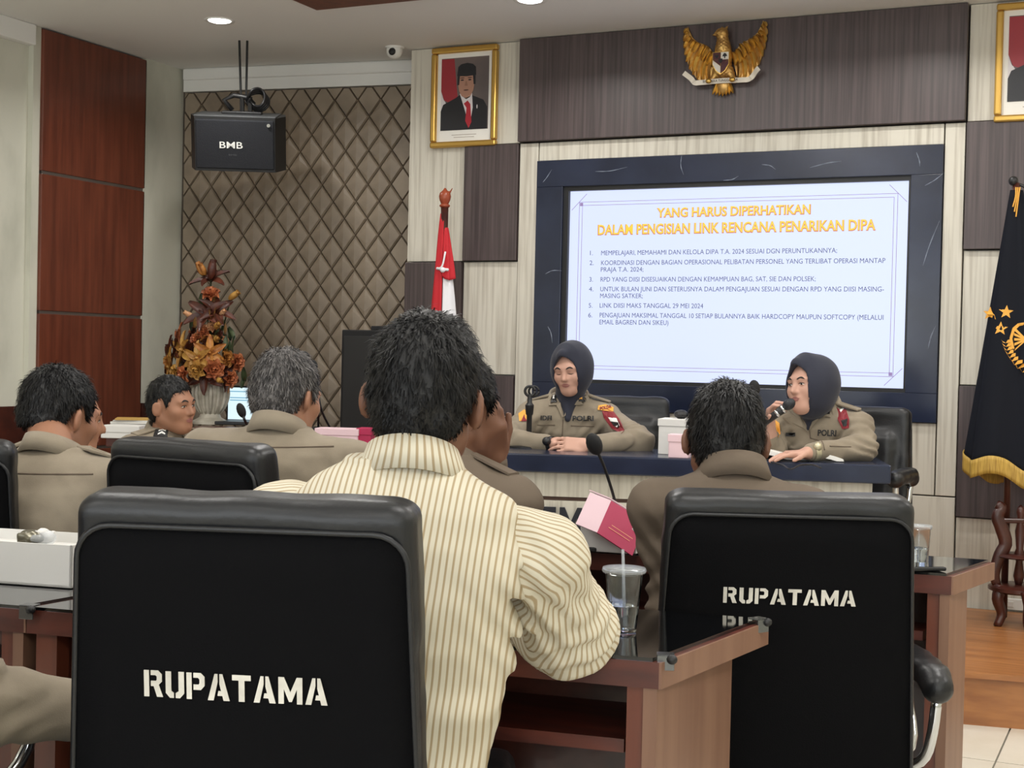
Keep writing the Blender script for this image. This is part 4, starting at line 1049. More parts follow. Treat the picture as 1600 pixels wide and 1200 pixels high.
hand = [('lily', 'brown', 325, 440, .0, 1.15), ('bud', 'amber', 316, 428, .0, 1.2), ('rose', 'copper', 329, 462, .05, 1.0), ('bud', 'gold', 357, 466, .02, 1.3), ('lily', 'brown', 324, 494, .06, 1.3), ('lily', 'brown', 338, 488, .05, 1.1),
        ('bud', 'pale', 302, 496, .05, 1.1), ('bud', 'pale', 345, 492, .06, 1.0), ('rose', 'copper', 322, 520, .08, .8), ('rose', 'pale', 333, 512, .08, .6), ('bud', 'gold', 341, 512, .10, 1.2), ('bud', 'gold', 340, 532, .10, 1.2),
        ('lily', 'gold', 294, 548, .10, 1.05), ('lily', 'amber', 334, 552, .13, 1.0), ('lily', 'gold', 318, 560, .14, .95), ('rose', 'amber', 358, 560, .10, .9), ('rose', 'copper', 371, 565, .07, 1.0), ('rose', 'copper', 342, 576, .15, 1.1), ('rose', 'gold', 318, 577, .16, 1.05),
        ('rose', 'copper', 297, 587, .14, 1.05), ('lily', 'gold', 275, 574, .08, 1.1), ('rose', 'amber', 268, 568, .05, .9), ('lily', 'brown', 280, 545, .04, 1.0), ('lily', 'brown', 270, 556, .03, 1.1), ('rose', 'copper', 364, 590, .11, .9), ('bud', 'gold', 349, 592, .16, 1.1), ('rose', 'brown', 330, 538, .09, .9),
        ('rose', 'copper', 310, 532, .08, .75), ('lily', 'brown', 352, 580, .08, 1.1), ('lily', 'brown', 308, 568, .08, 1.0), ('lily', 'copper', 282, 530, .02, .9), ('rose', 'gold', 283, 583, .12, .9), ('lily', 'brown', 326, 585, .10, 1.1), ('lily', 'brown', 300, 555, .05, 1.2)]
for kind, col_, x, y, dpt, sc in hand: put(FL[(kind, col_)], kind, x, y, dpt, sc * 1.15)
put(FL[('bud', 'brown')], 'bud', 327, 432, 0.02, 2.0, (0.1, -.1, 1)); put(FL[('bud', 'amber')], 'bud', 312, 428, 0.0, 1.5, (-.5, -.1, 1))
for k in range(34):
    y = rf.uniform(515, 600); hw_ = 18 + (y - 505) * .45; x = 322 + rf.uniform(-1, 1) * hw_
    put(FL[(rf.choice(('rose', 'lily', 'rose')), rf.choice(('copper', 'gold', 'brown', 'brown', 'amber', 'pale')))], 'small_flower', x, y, rf.uniform(-.06, .13), rf.uniform(.5, .75))
for k in range(46):
    y = rf.uniform(470, 606); hw_ = 10 + max(0, (y - 470)) * .42; x = 324 + rf.uniform(-1, 1) * hw_
    if k > 36: x, y = rf.uniform(340, 372), rf.uniform(520, 560)
    put(FL['leafg' if rf.random() < .6 or k > 36 else 'leafb'], 'leaf', x, y, rf.uniform(-.06, .10), rf.uniform(.6, 1.0), (rf.uniform(-1, 1), rf.uniform(-1, .1), rf.uniform(-.3, 1)))
for x1, y1 in ((326, 430), (329, 462), (357, 466), (322, 494), (341, 512), (300, 540), (362, 555), (318, 560), (285, 560), (350, 580)):
    MB().tube(curve_pts([(0, 0, .42 * 0 + 55 * kv), ((x1 - 328) * kv * .5, -.02, (662 - (y1 + 600) / 2) * kv), ((x1 - 328) * kv, -.01, (662 - y1) * kv)], 10), .004, 5).build('stem', M_leafg, fv)
for k in range(16):
    a = k * .4; put(FL['leafg'], 'leaf', 328 + 22 * math.cos(a * 3), 603 + 6 * math.sin(a * 5), .05 * math.sin(a), .8, (math.cos(a * 3), -.6, .2))

# ================================================================== PEOPLE
def interp(t, ks, vs): return np.interp(t, ks, vs)
class Person:
    def __init__(s, label, neck, rot, pel=(0, -.10, .52), floor=0.0, scale=1.0, head=(0, 0, 0), tilt=0.0, arms=None, skin=None, shirt=None, trousers=None, hair='short', hairm=None,
                 female=False, voxel=.006, svox=.007, broad=1.0, striped=False, eyes='open', sh_drop=.10, neck_len=1.0, wr=1.0, sh_fwd=0.0, cat='person', hp=None, nape=-.083, wrk=1.4, hsz=None):
        s.nape = nape
        s.rot = rot; s.R = rz(rot); nbw = AT(*neck); s.sc = scale
        po = np.array(pel[:2]); org = nbw - s.R @ np.array([-po[0], -po[1], 0]) ; org = nbw + s.R @ np.array([po[0], po[1], 0]); org[2] = floor
        s.org = org
        s.t = thing('person', label, cat, org, rot)
        nb = s.loc(nbw); P0 = np.array([0, 0, pel[2]]); s.nb = nb; s.p0 = P0
        ct, st = math.cos(tilt), math.sin(tilt); shd = np.array([ct, sh_fwd, st]); shd = nrm(shd)
        s.shd = shd
        sw = (.165 if female else .182) * broad * scale
        # torso
        mid = (P0 + nb) / 2 + np.array([0, -.035, 0])
        z0_, z1_ = P0[2] - .06, nb[2]
        ks = [0, .12, .3, .5, .7, .82, .9, .95, 1]
        if female: wv = [.165, .175, .16, .145, .155, .158, .15, .10, .055]; dv_ = [.12, .13, .115, .11, .125, .11, .085, .07, .05]
        else: wv = [.165, .172, .168, .162, .172, .170, .145, .112, .066]; dv_ = [.12, .125, .12, .115, .12, .11, .09, .075, .056]
        wv = np.array(wv) * broad * scale; dv_ = np.array(dv_) * scale
        def torso(inf):
            def fn(P):
                t = np.clip((P[..., 2] - z0_) / (z1_ - z0_), 0, 1)
                b = ((1 - t) ** 2)[..., None] * P0 + (2 * t * (1 - t))[..., None] * mid + (t ** 2)[..., None] * nb
                x = P[..., 0] - b[..., 0]; y = P[..., 1] - b[..., 1] - x * sh_fwd * t
                tt = np.clip(t - st * x / (z1_ - z0_) * 0.9, 0, 1)
                w_ = interp(tt, ks, wv) + inf; d_ = interp(tt, ks, dv_) + inf
                r = (np.abs(x / w_) ** 2.4 + np.abs(y / d_) ** 2.4) ** (1 / 2.4)
                d = (r - 1) * np.minimum(w_, d_) * .9
                return np.maximum(d, np.maximum(z0_ - P[..., 2] - inf, P[..., 2] - z1_ - inf * .5))
            lo = np.minimum(P0, nb) - np.array([.27 * broad, .26, .08]); hi = np.maximum(P0, nb) + np.array([.27 * broad, .22, .03])
            return fn, lo, hi
        # head frame
        HM = rz(head[0]) @ rx(head[1]) @ ry(head[2]); s.HM = HM
        hc = s.loc(AT(*hp)) if hp is not None else nb + (np.array([0, .012, .035 * neck_len]) + HM @ np.array([0, .028, .100])) * scale; s.hc = hc
        hs = scale * (hsz or (.95 if female else 1.0)); s.hs = hs
        def h(x, y, z): return hc + HM @ (np.array([x, y, z]) * hs)
        s.h = h
        B = Field()
        fn, lo, hi = torso(-.014); B.add(fn, lo, hi, .02)
        B.cone(nb + np.array([0, -.01, -.05]), h(0, -.022, -.045), .060 * scale, .053 * scale, .03)
        B.ell(h(0, -.012, .030), np.array([.077, .098, .092]) * hs, HM, .02)
        B.ell(h(0, .040, -.022), np.array([.064, .056, .078]) * hs, HM, .03)
        B.cone(h(0, .050, -.065), h(0, .068, -.088), .040 * hs, .026 * hs, .03)
        for x in (-1, 1):
            jw = .040 if female else .052
            B.cone(h(x * jw, -.005, -.055), h(x * .022 * jw / .052, .06, -.088), .022 * hs, (.018 if female else .022) * hs, .03)
            B.ell(h(x * .044, .062, -.022), np.array([.024, .024, .022]) * hs, HM, .025)
            B.ell(h(x * .031, .096, .006), np.array([.019, .014, .012]) * hs, HM, .012, 's')
            B.ell(h(x * .031, .078, .005), np.array([.014, .014, .012]) * hs, HM, .006)
            if female: continue
            EM = HM @ rz(x * .62)
            B.ell(h(x * .086, -.012, -.010), np.array([.0095, .020, .032]) * hs, EM, .008)
            B.ell(h(x * .097, -.002, -.004), np.array([.008, .013, .022]) * hs, EM, .005, 's')
        B.ell(h(0, .082, .026), np.array([.055, .016, .010]) * hs, HM, .02)
        B.cone(h(0, .092, .012), h(0, .112, -.024), .008 * hs, .011 * hs, .012)
        for x in (-1, 1): B.cone(h(x * .010, .098, -.028), h(x * .013, .096, -.029), .008 * hs, .007 * hs, .008)
        B.ell(h(0, .088, -.050), np.array([.026, .010, .006]) * hs, HM, .012); B.ell(h(0, .085, -.062), np.array([.022, .011, .007]) * hs, HM, .012)
        # arms
        T = Field(); fn, lo, hi = torso(.010); T.add(fn, lo, hi, .02)
        s.sleeves = []; s.wrists = {}
        sleeveF = {}
        for side, A in (arms or {}).items():
            sg = 1 if side == 'R' else -1
            shp = nb + shd * sg * sw + np.array([0, .005, -sh_drop * scale])
            el, wr_ = [s.loc(AT(*q)) if len(q) == 3 and not isinstance(q, np.ndarray) else np.array(q) for q in (A['el'], A['wr'])]
            B.cone(shp, el, .046 * scale, .038 * scale, .03); B.cone(el, wr_, .038 * scale, .025 * scale, .02)
            SF = T if not striped else Field()
            inn = shp - shd * sg * .06 * scale + np.array([0, 0, .010])
            SF.cone(inn, shp, .056 * scale, .058 * scale, .05)
            u_ = el - shp
            SF.cone(shp, el, .060 * scale * (1 + (wr - 1) * .5), .054 * scale * wr, .04); 
            end = el + (wr_ - el) * A.get('cuff', .93)
            SF.cone(el, end, .055 * scale * wr, .038 * scale * wr, .03)
            s.wrists[side] = (el, wr_, end, shp)
            if striped: sleeveF[side] = (SF, shp, el, end)
            if 'hand' in A: s.hand(B, wr_, sg, scale * (.92 if female else 1.0), **A['hand'])
        rs = sum(map(ord, label)) % 13
        ar = [(v[3], v[0]) for v in s.wrists.values()]
        def wrinkle(P):
            n = noise3(P * np.array([9, 9, 20]) + rs) * .0045 + noise3(P * np.array([22, 22, 34]) + rs) * .0018
            for shp, el in ar:
                d = np.sqrt(((P - el) ** 2).sum(-1)); w_ = np.exp(-(d / .10) ** 2)
                ax = nrm(el - shp); q = (P - el) @ ax
                n = n + w_ * .0055 * np.sin(q * 150 + 5 * noise3(P * 12))
                dp_ = np.sqrt(((P - (shp + np.array([0, 0, -.10]) - (shp - s.nb) * .2)) ** 2).sum(-1)); n = n + np.exp(-(dp_ / .09) ** 2) * .006 * np.sin((P[..., 2] * .8 + P[..., 0]) * 130)
            return n * wrk
        T.disp = wrinkle; s.T = T; s.B = B
        skin = skin or M_skin
        s.body = soft('body', B, voxel, skin, s.t, lo=np.array([-9, -9, P0[2] + .1]))
        if not striped:
            s.shirt = soft('shirt', T, svox, shirt or M_khaki, s.t)
        else:
            T.disp = wrinkle
            s.shirt = soft('shirt', T, svox, shirt, s.t)
            V = np.zeros(len(s.shirt.data.vertices) * 3, np.float32); s.shirt.data.vertices.foreach_get('co', V); V = V.reshape(-1, 3)
            t = np.clip((V[:, 2] - z0_) / (z1_ - z0_), 0, 1); bxx = ((1 - t) ** 2) * P0[0] + 2 * t * (1 - t) * mid[0] + t ** 2 * nb[0]
            attr(s.shirt, 'stripe', V[:, 0] - bxx * .7 + .5)
            for side, (SF, shp, el, end) in sleeveF.items():
                SF.disp = wrinkle
                so = soft('sleeve', SF, svox, shirt, s.t)
                V = np.zeros(len(so.data.vertices) * 3, np.float32); so.data.vertices.foreach_get('co', V); V = V.reshape(-1, 3)
                u1 = nrm(el - shp); u2 = nrm(end - el)
                nn = nrm(np.cross(u1, u2))
                def near(a_, b_, lo_):
                    ab = b_ - a_; tq = np.clip(((V - a_) @ ab) / (ab @ ab), lo_, 1); dv3 = V - a_ - tq[:, None] * ab; return dv3, np.sqrt((dv3 ** 2).sum(1))
                sgn = 1 if side == 'R' else -1; inn2 = shp - shd * sgn * .16 + np.array([0, 0, .03])
                segs = [(inn2, shp, -1), (shp, el, 0), (el, end, 0)]
                dv3 = np.zeros_like(V); ax3 = np.zeros_like(V); ws = np.zeros(len(V))
                for a_, b_, lo_ in segs:
                    dd, rr = near(a_, b_, lo_); ww = np.exp(-rr / .014); dv3 += dd * ww[:, None]; ax3 += nrm(b_ - a_)[None] * ww[:, None]; ws += ww
                dv3 /= ws[:, None]; ax3 /= np.linalg.norm(ax3, axis=1)[:, None]
                cdir = s.wd(-FW); a3 = cdir[None] - ax3 * (ax3 @ cdir)[:, None]; a3 /= np.linalg.norm(a3, axis=1)[:, None]; b3 = np.cross(ax3, a3)
                ph_ = np.arctan2((dv3 * b3).sum(1), (dv3 * a3).sum(1))
                val = ph_ * .062
                attr(so, 'stripe', val + .5)
        # trousers and shoes
        L = Field()
        for x in (-1, 1):
            hp = P0 + np.array([x * .085, .02, -.01]) * scale; kn = np.array([x * .12, .42 * scale, P0[2] - .01]); an = np.array([x * .12, .42 * scale, .10])
            L.cone(hp, kn, .088 * scale, .066 * scale, .04); L.cone(kn, an, .064 * scale, .05 * scale, .02)
            MB().ball((x * .12, .47 * scale, .042), (.045, .13, .042), 12, 8).build('shoe', M_black, s.t, smooth=True)
        L.ell(P0 + np.array([0, 0, -.005]), (.178 * broad * scale, .135 * scale, .09), None, .04)
        L.disp = lambda P: .004 * noise3(P * 13 + rs)
        soft('trousers', L, .014, trousers or M_trou, s.t)
        if hair == 'short': s.short_hair(hairm or (M_hairb, M_hair))
        if not female or hair == 'short': s.features(eyes, skin)
        s.female = female
        if female: s.hijab(); s.features(eyes, skin)
        s.scale = scale
    def loc(s, p): return s.R.T @ (np.asarray(p, float) - s.org)
    def wd(s, v): return s.R.T @ np.asarray(v, float)
    def hand(s, B, w_, sg, sc, d, n, curl=.35, spread=.10, thumb=.5, curls=None):
        d = nrm(s.wd(d)); n = s.wd(n); n = nrm(n - d * (n @ d)); sd = np.cross(d, n) * sg  # towards the thumb
        tdir = sd
        M = np.stack([sd, d, n], 1)
        B.rbox(w_ + d * .048 * sc, np.array([.037, .048, .014]) * sc, .012 * sc, M, k=.018)
        for i in range(4):
            Lf = (.074, .082, .077, .060)[i] * sc; p = w_ + d * (.086, .090, .086, .078)[i] * sc + sd * (.029 - .0195 * i) * sc
            a = 0.0; c_ = curl if curls is None else curls[i]; f0 = nrm(d + sd * spread * (1.2 - .8 * i))
            for j, fr_ in enumerate((.45, .32, .23)):
                a += c_ * (.8, 1.1, .7)[j]
                q = p + (f0 * math.cos(a) - n * math.sin(a)) * Lf * fr_
                B.cone(p, q, (.0088 - .0007 * j) * sc, (.0081 - .0007 * j) * sc, .0035); p = q
        p = w_ + d * .022 * sc + sd * .030 * sc; dr = nrm(d * .75 + sd * thumb - n * .25)
        q = p + dr * .042 * sc; B.cone(p, q, .0125 * sc, .0100 * sc, .008); r = q + nrm(dr + d * .5 - n * curl * .6) * .034 * sc; B.cone(q, r, .0095 * sc, .008 * sc, .004)
    def short_hair(s, mats):
        H = Field(); h, hs, HM = s.h, s.hs, s.HM
        H.ell(h(0, -.014, .034), np.array([.085, .106, .101]) * hs, HM, .01); H.ell(h(0, -.045, -.02), np.array([.070, .066, .068]) * hs, HM, .03)
        hc = s.hc
        def line(P):
            q = ((P - hc) @ HM) / hs
            ln = np.interp(q[..., 1], [-.11, -.07, -.045, -.028, -.012, .012, .03, .042, .06, .075, .095], [s.nape, s.nape - .002, s.nape + .011, min(.02, s.nape + .049), .030, .026, -.004, .02, .058, .072, .082])
            return (ln - q[..., 2] + .006 * noise3(q * 60)) * .7 * hs
        H.add(line, [-9] * 3, [9] * 3, .006, 'i')
        rs = sum(map(ord, s.t['label'])) % 11
        H.disp = lambda P: .004 * noise3((P - hc) @ HM * np.array([55, 55, 26]) + rs) + .0025 * noise3((P - hc) * 110 + rs)
        o = soft('hair', H, .0045, mats[0], s.t)
        # strands
        V = np.zeros(len(o.data.vertices) * 3, np.float32); o.data.vertices.foreach_get('co', V); V = V.reshape(-1, 3)
        N = np.zeros_like(V); 
        N = np.array([v.normal[:] for v in o.data.vertices])
        out = (((V - hc) * N).sum(1) > 0); V, N = V[out], N[out]
        rg = np.random.RandomState(rs); k = 5200 if s.sc >= .99 else 1800
        ii = rg.randint(0, len(V), k); P = V[ii] + rg.normal(0, .002, (k, 3)); N = N[ii]
        cr = h(.0, -.05, .125); g_ = HM @ np.array([0, .25, -.6])
        D = P - cr + g_ * .04 + rg.normal(0, .022, (k, 3)); D -= N * (D * N).sum(1)[:, None]; D /= np.linalg.norm(D, axis=1)[:, None] + 1e-6
        S_ = np.cross(D, N); L = rg.uniform(.014, .030, (k, 1)) * s.hs; q = ((P - hc) @ HM)[:, 2:3]; L = np.where(q < 0, L * .5, L)
        wd_ = .0011; lift = rg.uniform(-.001, .0035, (k, 1))
        A = P - N * .003; M1 = P + D * L * .5 + N * (.002 + lift * .7); E_ = P + D * L + N * lift
        VV = np.stack([A - S_ * wd_, A + S_ * wd_, M1 + S_ * wd_ * .9, M1 - S_ * wd_ * .9, E_], 1).reshape(-1, 3)
        b0 = np.arange(k) * 5
        T3 = np.concatenate([np.stack([b0, b0 + 1, b0 + 2], 1), np.stack([b0, b0 + 2, b0 + 3], 1), np.stack([b0 + 3, b0 + 2, b0 + 4], 1)])
        so = mesh('hair_strands', VV, T3, mats[1], o); so['kind'] = 'stuff'
        attr(so, 'tone', np.repeat(rg.rand(k) ** 2, 5))
    def face_decal(s, name, pts, m, lift=.0012, n=3):
        V2, Fc = grid2(pts, n); ax = s.HM @ np.array([1.0, 0, 0]); az = s.HM @ np.array([0, 0, 1.0]); d = s.HM @ np.array([0, -1.0, 0])
        return decal(name, s.B, m, s.body, V2 * s.hs, Fc, s.h(0, .10, 0), ax, az, d, lift, .08)
    def features(s, eyes, skin):
        def arc(x0, x1, y, up, th_, n=7):
            u = np.linspace(0, 1, n); top = [(x0 + (x1 - x0) * t, y + up * math.sin(math.pi * t) + th_ * math.sin(math.pi * min(1, t * .9 + .1)) ** .5) for t in u]; bot = [(x0 + (x1 - x0) * t, y + up * math.sin(math.pi * t)) for t in u[::-1]]
            return top + bot
        for x in (-1, 1):
            s.face_decal('eyebrow', arc(x * .014, x * .050, .0225, .006, .0065), M_brow)
            if eyes == 'open':
                s.face_decal('eye', arc(x * .019, x * .044, .001, .001, .006), M_eye)
                s.face_decal('iris', [(x * .032 + .0048 * math.cos(a), .0042 + .0036 * math.sin(a)) for a in np.linspace(0, 6.28, 11)[:-1]], M_brow, .0020, 2)
                s.face_decal('eyelid_line', arc(x * .016, x * .047, .0058, .0022, .0028), M_brow, .0022)
            else: s.face_decal('eyelid_line', arc(x * .015, x * .047, -.001, -.004, .0034), M_brow)
        s.face_decal('upper_lip', [(-.024, -.0545), (-.012, -.049), (-.004, -.0465), (0, -.048), (.004, -.0465), (.012, -.049), (.024, -.0545), (.01, -.0550), (-.01, -.0550)], M_lip)
        s.face_decal('lower_lip', [(-.022, -.0565), (0, -.0570), (.022, -.0565), (.014, -.064), (0, -.0665), (-.014, -.064)], M_lip)
    def hijab(s):
        H = Field(); h, hs, HM, nb, hc = s.h, s.hs, s.HM, s.nb, s.hc
        H.ell(h(0, -.018, .028), np.array([.100, .116, .110]) * hs, HM, .02)
        H.ell(h(0, .0, -.020), np.array([.095, .106, .099]) * hs, HM, .04)
        H.cone(h(0, .05, .090), h(0, .082, .094), .045 * hs, .020 * hs, .04)
        H.cone(h(0, .0, -.06), nb + np.array([0, .01, -.03]), .074 * hs, .054, .03)
        H.cone(nb + np.array([0, .035, .0]), nb + np.array([0, .085, -.10]), .048, .012, .03)
        def opening(P):
            q = ((P - hc) @ HM) / hs; z = q[..., 2]; x = np.abs(q[..., 0])
            wz = np.interp(z, [-.112, -.105, -.09, -.06, -.02, .02, .05, .072, .086, .092], [-.01, .018, .040, .053, .058, .056, .044, .024, .006, -.01])
            return np.maximum(x - wz, .035 - q[..., 1]) * hs * .8
        lo = hc - .2; hi = hc + .2
        H.add(opening, lo, hi, .006, 's')
        H.disp = lambda P: .0025 * noise3(P * np.array([14, 14, 24]) + 3)
        s.hj = soft('hijab', H, .005, M_hijab, s.t)
    def lapel(s, pts, m, lift=.009, d=5.8):
        P = np.array([s.loc(AT(x, y, d)) for x, y in pts]); c = P.mean(0); u = s.wd(RT); v = np.array([0, 0, 1.0])
        V2 = [((p - c) @ u, (p - c) @ v) for p in P]
        V2, Fc = grid2(V2, 3); o = decal('lapel', s.T, m, s.shirt, V2, Fc, c, u, v, s.wd(FW), lift, .2)
        md = o.modifiers.new('thick', 'SOLIDIFY'); md.thickness = .004
        return o
    def collar(s, m, r=.064, h_=.036, open_=0.0, tilt=.25, z=0.0, flap=.034):
        """shirt collar: standing band and folded-over flap"""
        n = 40; V = []; Fc = []; c0 = s.nb + np.array([0, .002, -.006 + z])
        a0 = math.pi / 2 + open_; span = 2 * math.pi - 2 * open_
        strp = []
        for i in range(n + 1):
            a = a0 + span * i / n; ca, sa_ = math.cos(a), math.sin(a)
            bk = (1 - sa_) * .5  # 1 at the back
            r1, r2, r3 = r * .98, r * .95, r * 1.20 + .006
            zt = h_ * (.35 + .65 * bk) - tilt * sa_ * .03
            fl_ = flap * (1.35 - .35 * bk)
            for rr, zz in ((r1, -.012), (r2, zt), (r2 + .006, zt + .004), (r3 * (1 + .1 * (1 - bk)), zt - fl_), (r3 * (1 + .1 * (1 - bk)) - .004, zt - fl_)):
                V.append(c0 + np.array([ca * rr * 1.02, sa_ * rr * (1.0 + .2 * (1 - bk)), zz - (1 - bk) * .022])); strp.append(a * r)
        for i in range(n):
            for j in range(4): k = i * 5 + j; Fc.append((k, k + 5, k + 6, k + 1))
        o = mesh('collar', V, Fc, m, s.t, smooth=True); attr(o, 'stripe', np.array(strp) + .5)
        md = o.modifiers.new('thick', 'SOLIDIFY'); md.thickness = .0025
        return o
    def strip(s, name, pts, r, m, parent=None, flat=1.0):
        """seam or piping along points shot onto the shirt from outside"""
        O = np.array(pts, float); return MB().tube(list(O), r, 6, flat).build(name, m, parent or s.shirt, smooth=True)
    def seam(s, a, b, d, m, r=.0022, n=14):
        a, b = np.array(a, float), np.array(b, float); d = nrm(d)
        O = np.array([a + (b - a) * i / n for i in range(n + 1)]) - d * .15
        P = shoot(s.T, O, d) - d * .0005
        return MB().tube(list(P), r, 5).build('seam', m, s.shirt, smooth=True)
    def epaulettes(s, m):
        for x in (-1, 1):
            c = s.nb + s.shd * x * .115 * s.sc + np.array([0, .01, .0]); V2, Fc = grid2([(-.052, -.02), (.058, -.022), (.066, 0), (.058, .022), (-.052, .02)], 3)
            V2 = V2 * np.array([x, 1]); 
            o = decal('epaulette', s.T, m, s.shirt, V2, Fc, c, s.shd, (0, 1, 0), (0, 0, -1), .005, .12)
            md = o.modifiers.new('thick', 'SOLIDIFY'); md.thickness = .005
    def badge(s, name, pts, m, c, u, v, d, lift=.003, n=4, parent=None):
        V2, Fc = grid2(pts, n); return decal(name, s.T, m, parent or s.shirt, V2, Fc, c, u, v, d, lift, .2)
    def label_text(s, txt, m, c, u, v, d, hgt, wid, lift=.004):
        V, F = text2d(txt, .035); V = V.copy(); wdt = V[:, 0].max(); V[:, 0] = (V[:, 0] - wdt / 2) * wid / wdt; V[:, 1] *= hgt
        return decal('lettering', s.T, m, s.shirt, V, F, c, u, v, d, lift, .2)

camdir = lambda: FW
def towards(p, q): return nrm(np.array(q, float) - np.array(p, float))

# --- person in the cream striped shirt
P1 = Person('person in a cream striped corduroy shirt seen from behind, leaning on the near table', (645, 722, 2.15), TH - D2R(4), pel=(-.085, -.03, .50), hp=(664, 622, 2.19), head=(D2R(-7), D2R(-4), D2R(4)), tilt=D2R(-5), broad=1.12, sh_drop=.125, wrk=1.7,
    arms={'R': dict(el=(888, 985, 2.26), wr=(770, 966, 2.46), cuff=.90, hand=dict(d=AT(740, 955, 2.54) - AT(790, 966, 2.46), n=(0, 0, 1), curl=.5)),
          'L': dict(el=(420, 985, 2.30), wr=(560, 985, 2.5), cuff=.9, hand=dict(d=AT(640, 975, 2.55) - AT(560, 985, 2.5), n=(0, 0, 1), curl=.4))},
    skin=M_skind, shirt=M_cord, trousers=M_trou2, striped=True, voxel=.006, svox=.0065, wr=1.25)
P1.collar(M_cord, r=.066, h_=.040, flap=.042)
# --- person on the right, behind the lettered chair
P2 = Person('person in khaki uniform seen from behind, seated in the right lettered chair', (1146, 736, 3.10), TH - D2R(2), pel=(.06, -.04, .50), hp=(1134, 688, 3.16), head=(D2R(-4), D2R(-12), D2R(2)), tilt=D2R(-2), broad=.90, sh_drop=.095, nape=-.075, wr=.9,
    arms={'R': dict(el=(1270, 900, 3.12), wr=(1200, 830, 3.30), hand=dict(d=AT(1180, 800, 3.32) - AT(1200, 830, 3.25), n=-FW, curl=.4)),
          'L': dict(el=(1052, 950, 3.12), wr=(1095, 915, 3.34), hand=dict(d=AT(1100, 925, 3.3) - AT(1075, 935, 3.2), n=(0, 0, 1), curl=.4))},
    skin=M_skind, shirt=M_khakid, voxel=.007, svox=.008)
P2.collar(M_khakid, r=.066, h_=.044, flap=.044)
# --- grey-haired person
P3 = Person('grey-haired person in khaki uniform seen from behind, head turned right', (436, 668, 3.60), TH - D2R(14), pel=(-.06, -.05, .50), hp=(447, 620, 3.66), hsz=.93, head=(D2R(-16), D2R(-12), 0), tilt=D2R(-3), broad=1.15, sh_drop=.085,
    arms={'R': dict(el=(540, 800, 3.8), wr=(520, 770, 4.0), hand=dict(d=AT(490, 770, 4.1) - AT(520, 770, 4.0), n=(0, 0, 1))), 'L': dict(el=(330, 800, 3.8), wr=(370, 780, 4.0), hand=dict(d=AT(400, 780, 4.1) - AT(370, 780, 4.0), n=(0, 0, 1)))},
    skin=M_skin, shirt=M_khaki, hairm=(M_hairgb, M_hairg), voxel=.008, svox=.008)
P3.collar(M_khaki, r=.064, h_=.040, flap=.040)
P3.seam(P3.loc(AT(352, 700, 3.5)), P3.loc(AT(520, 698, 3.5)), P3.wd(FW), M_khakid)
# --- left person
P4 = Person('person in khaki uniform with cropped black hair at the left edge', (84, 702, 3.45), TH - D2R(18), pel=(-.06, -.10, .50), hp=(92, 650, 3.72), nape=-.045, head=(D2R(-12), D2R(-14), 0), tilt=D2R(1), broad=1.15, sh_drop=.09,
    arms={'R': dict(el=(140, 850, 3.5), wr=(190, 800, 3.72), hand=dict(d=AT(220, 790, 3.8) - AT(190, 800, 3.72), n=(0, 0, 1))), 'L': dict(el=(-20, 850, 3.5), wr=(90, 820, 3.8), hand=dict(d=AT(150, 810, 3.8) - AT(90, 820, 3.8), n=(0, 0, 1)))},
    skin=M_skin, shirt=M_khaki, voxel=.008, svox=.008)
P4.collar(M_khaki, r=.064, h_=.040, flap=.036)
P4.epaulettes(M_khaki); P4.seam(P4.loc(AT(-5, 742, 3.3)), P4.loc(AT(140, 742, 3.3)), P4.wd(FW), M_khakid)
# --- person hidden behind the striped shirt
P5 = Person('person in khaki uniform mostly hidden behind the striped-shirt person, hand raised to the face', (696, 712, 3.15), TH - D2R(30), pel=(-.04, -.04, .50), hp=(712, 640, 3.2), head=(D2R(-12), D2R(-8), 0), broad=.94, sh_drop=.095, wr=.9,
    arms={'R': dict(el=(778, 830, 3.35), wr=(772, 718, 3.26), hand=dict(d=AT(770, 640, 3.18) - AT(772, 718, 3.26), n=RT * .45 - FW * .7, curl=.62)), 'L': dict(el=(610, 830, 3.3), wr=(660, 810, 3.5))},
    skin=M_skind, shirt=M_khakid, voxel=.006, svox=.009)
P5.collar(M_khakid); P5.epaulettes(M_khakid)
# --- person behind the left one
P6 = Person('person in khaki uniform showing only a sliver of face behind the left person', (112, 700, 4.25), TH - D2R(45), pel=(-.02, -.1, .50), hp=(106, 655, 4.3), head=(D2R(-22), D2R(-6), 0), arms={'R': dict(el=(180, 800, 4.2), wr=(230, 790, 4.4)), 'L': dict(el=(60, 800, 4.4), wr=(130, 790, 4.6))},
    skin=M_skin, shirt=M_khaki, scale=.97, voxel=.009, svox=.010)
P6.collar(M_khaki); P6.epaulettes(M_khaki)
# --- young person facing right by the vase
P7 = Person('young person in khaki uniform with black hair facing right before the flower urn', (258, 672, 5.55), TH - D2R(125), pel=(0, -.05, .44), hp=(268, 634, 5.52), head=(D2R(10), D2R(-2), D2R(3)), scale=.90, sh_drop=.08, broad=1.0,
    arms={'R': dict(el=(225, 760, 5.3), wr=(300, 770, 5.3), hand=dict(d=RT, n=(0, 0, 1))), 'L': dict(el=(310, 760, 5.75), wr=(370, 770, 5.7), hand=dict(d=RT, n=(0, 0, 1)))},
    skin=M_skin, shirt=M_khaki, voxel=.005, svox=.009)
P7.collar(M_khaki, open_=.35); P7.epaulettes(M_khaki)
pc = P7.nb + P7.wd(AT(252, 678, 5.5) - AT(258, 664, 5.55))
P7.badge('rank_patch', [(-.026, -.02), (.026, -.02), (.026, .016), (0, .03), (-.026, .016)], M_black, P7.loc(AT(256, 676, 5.5)), P7.wd(RT), (0, 0, 1), P7.wd(FW))
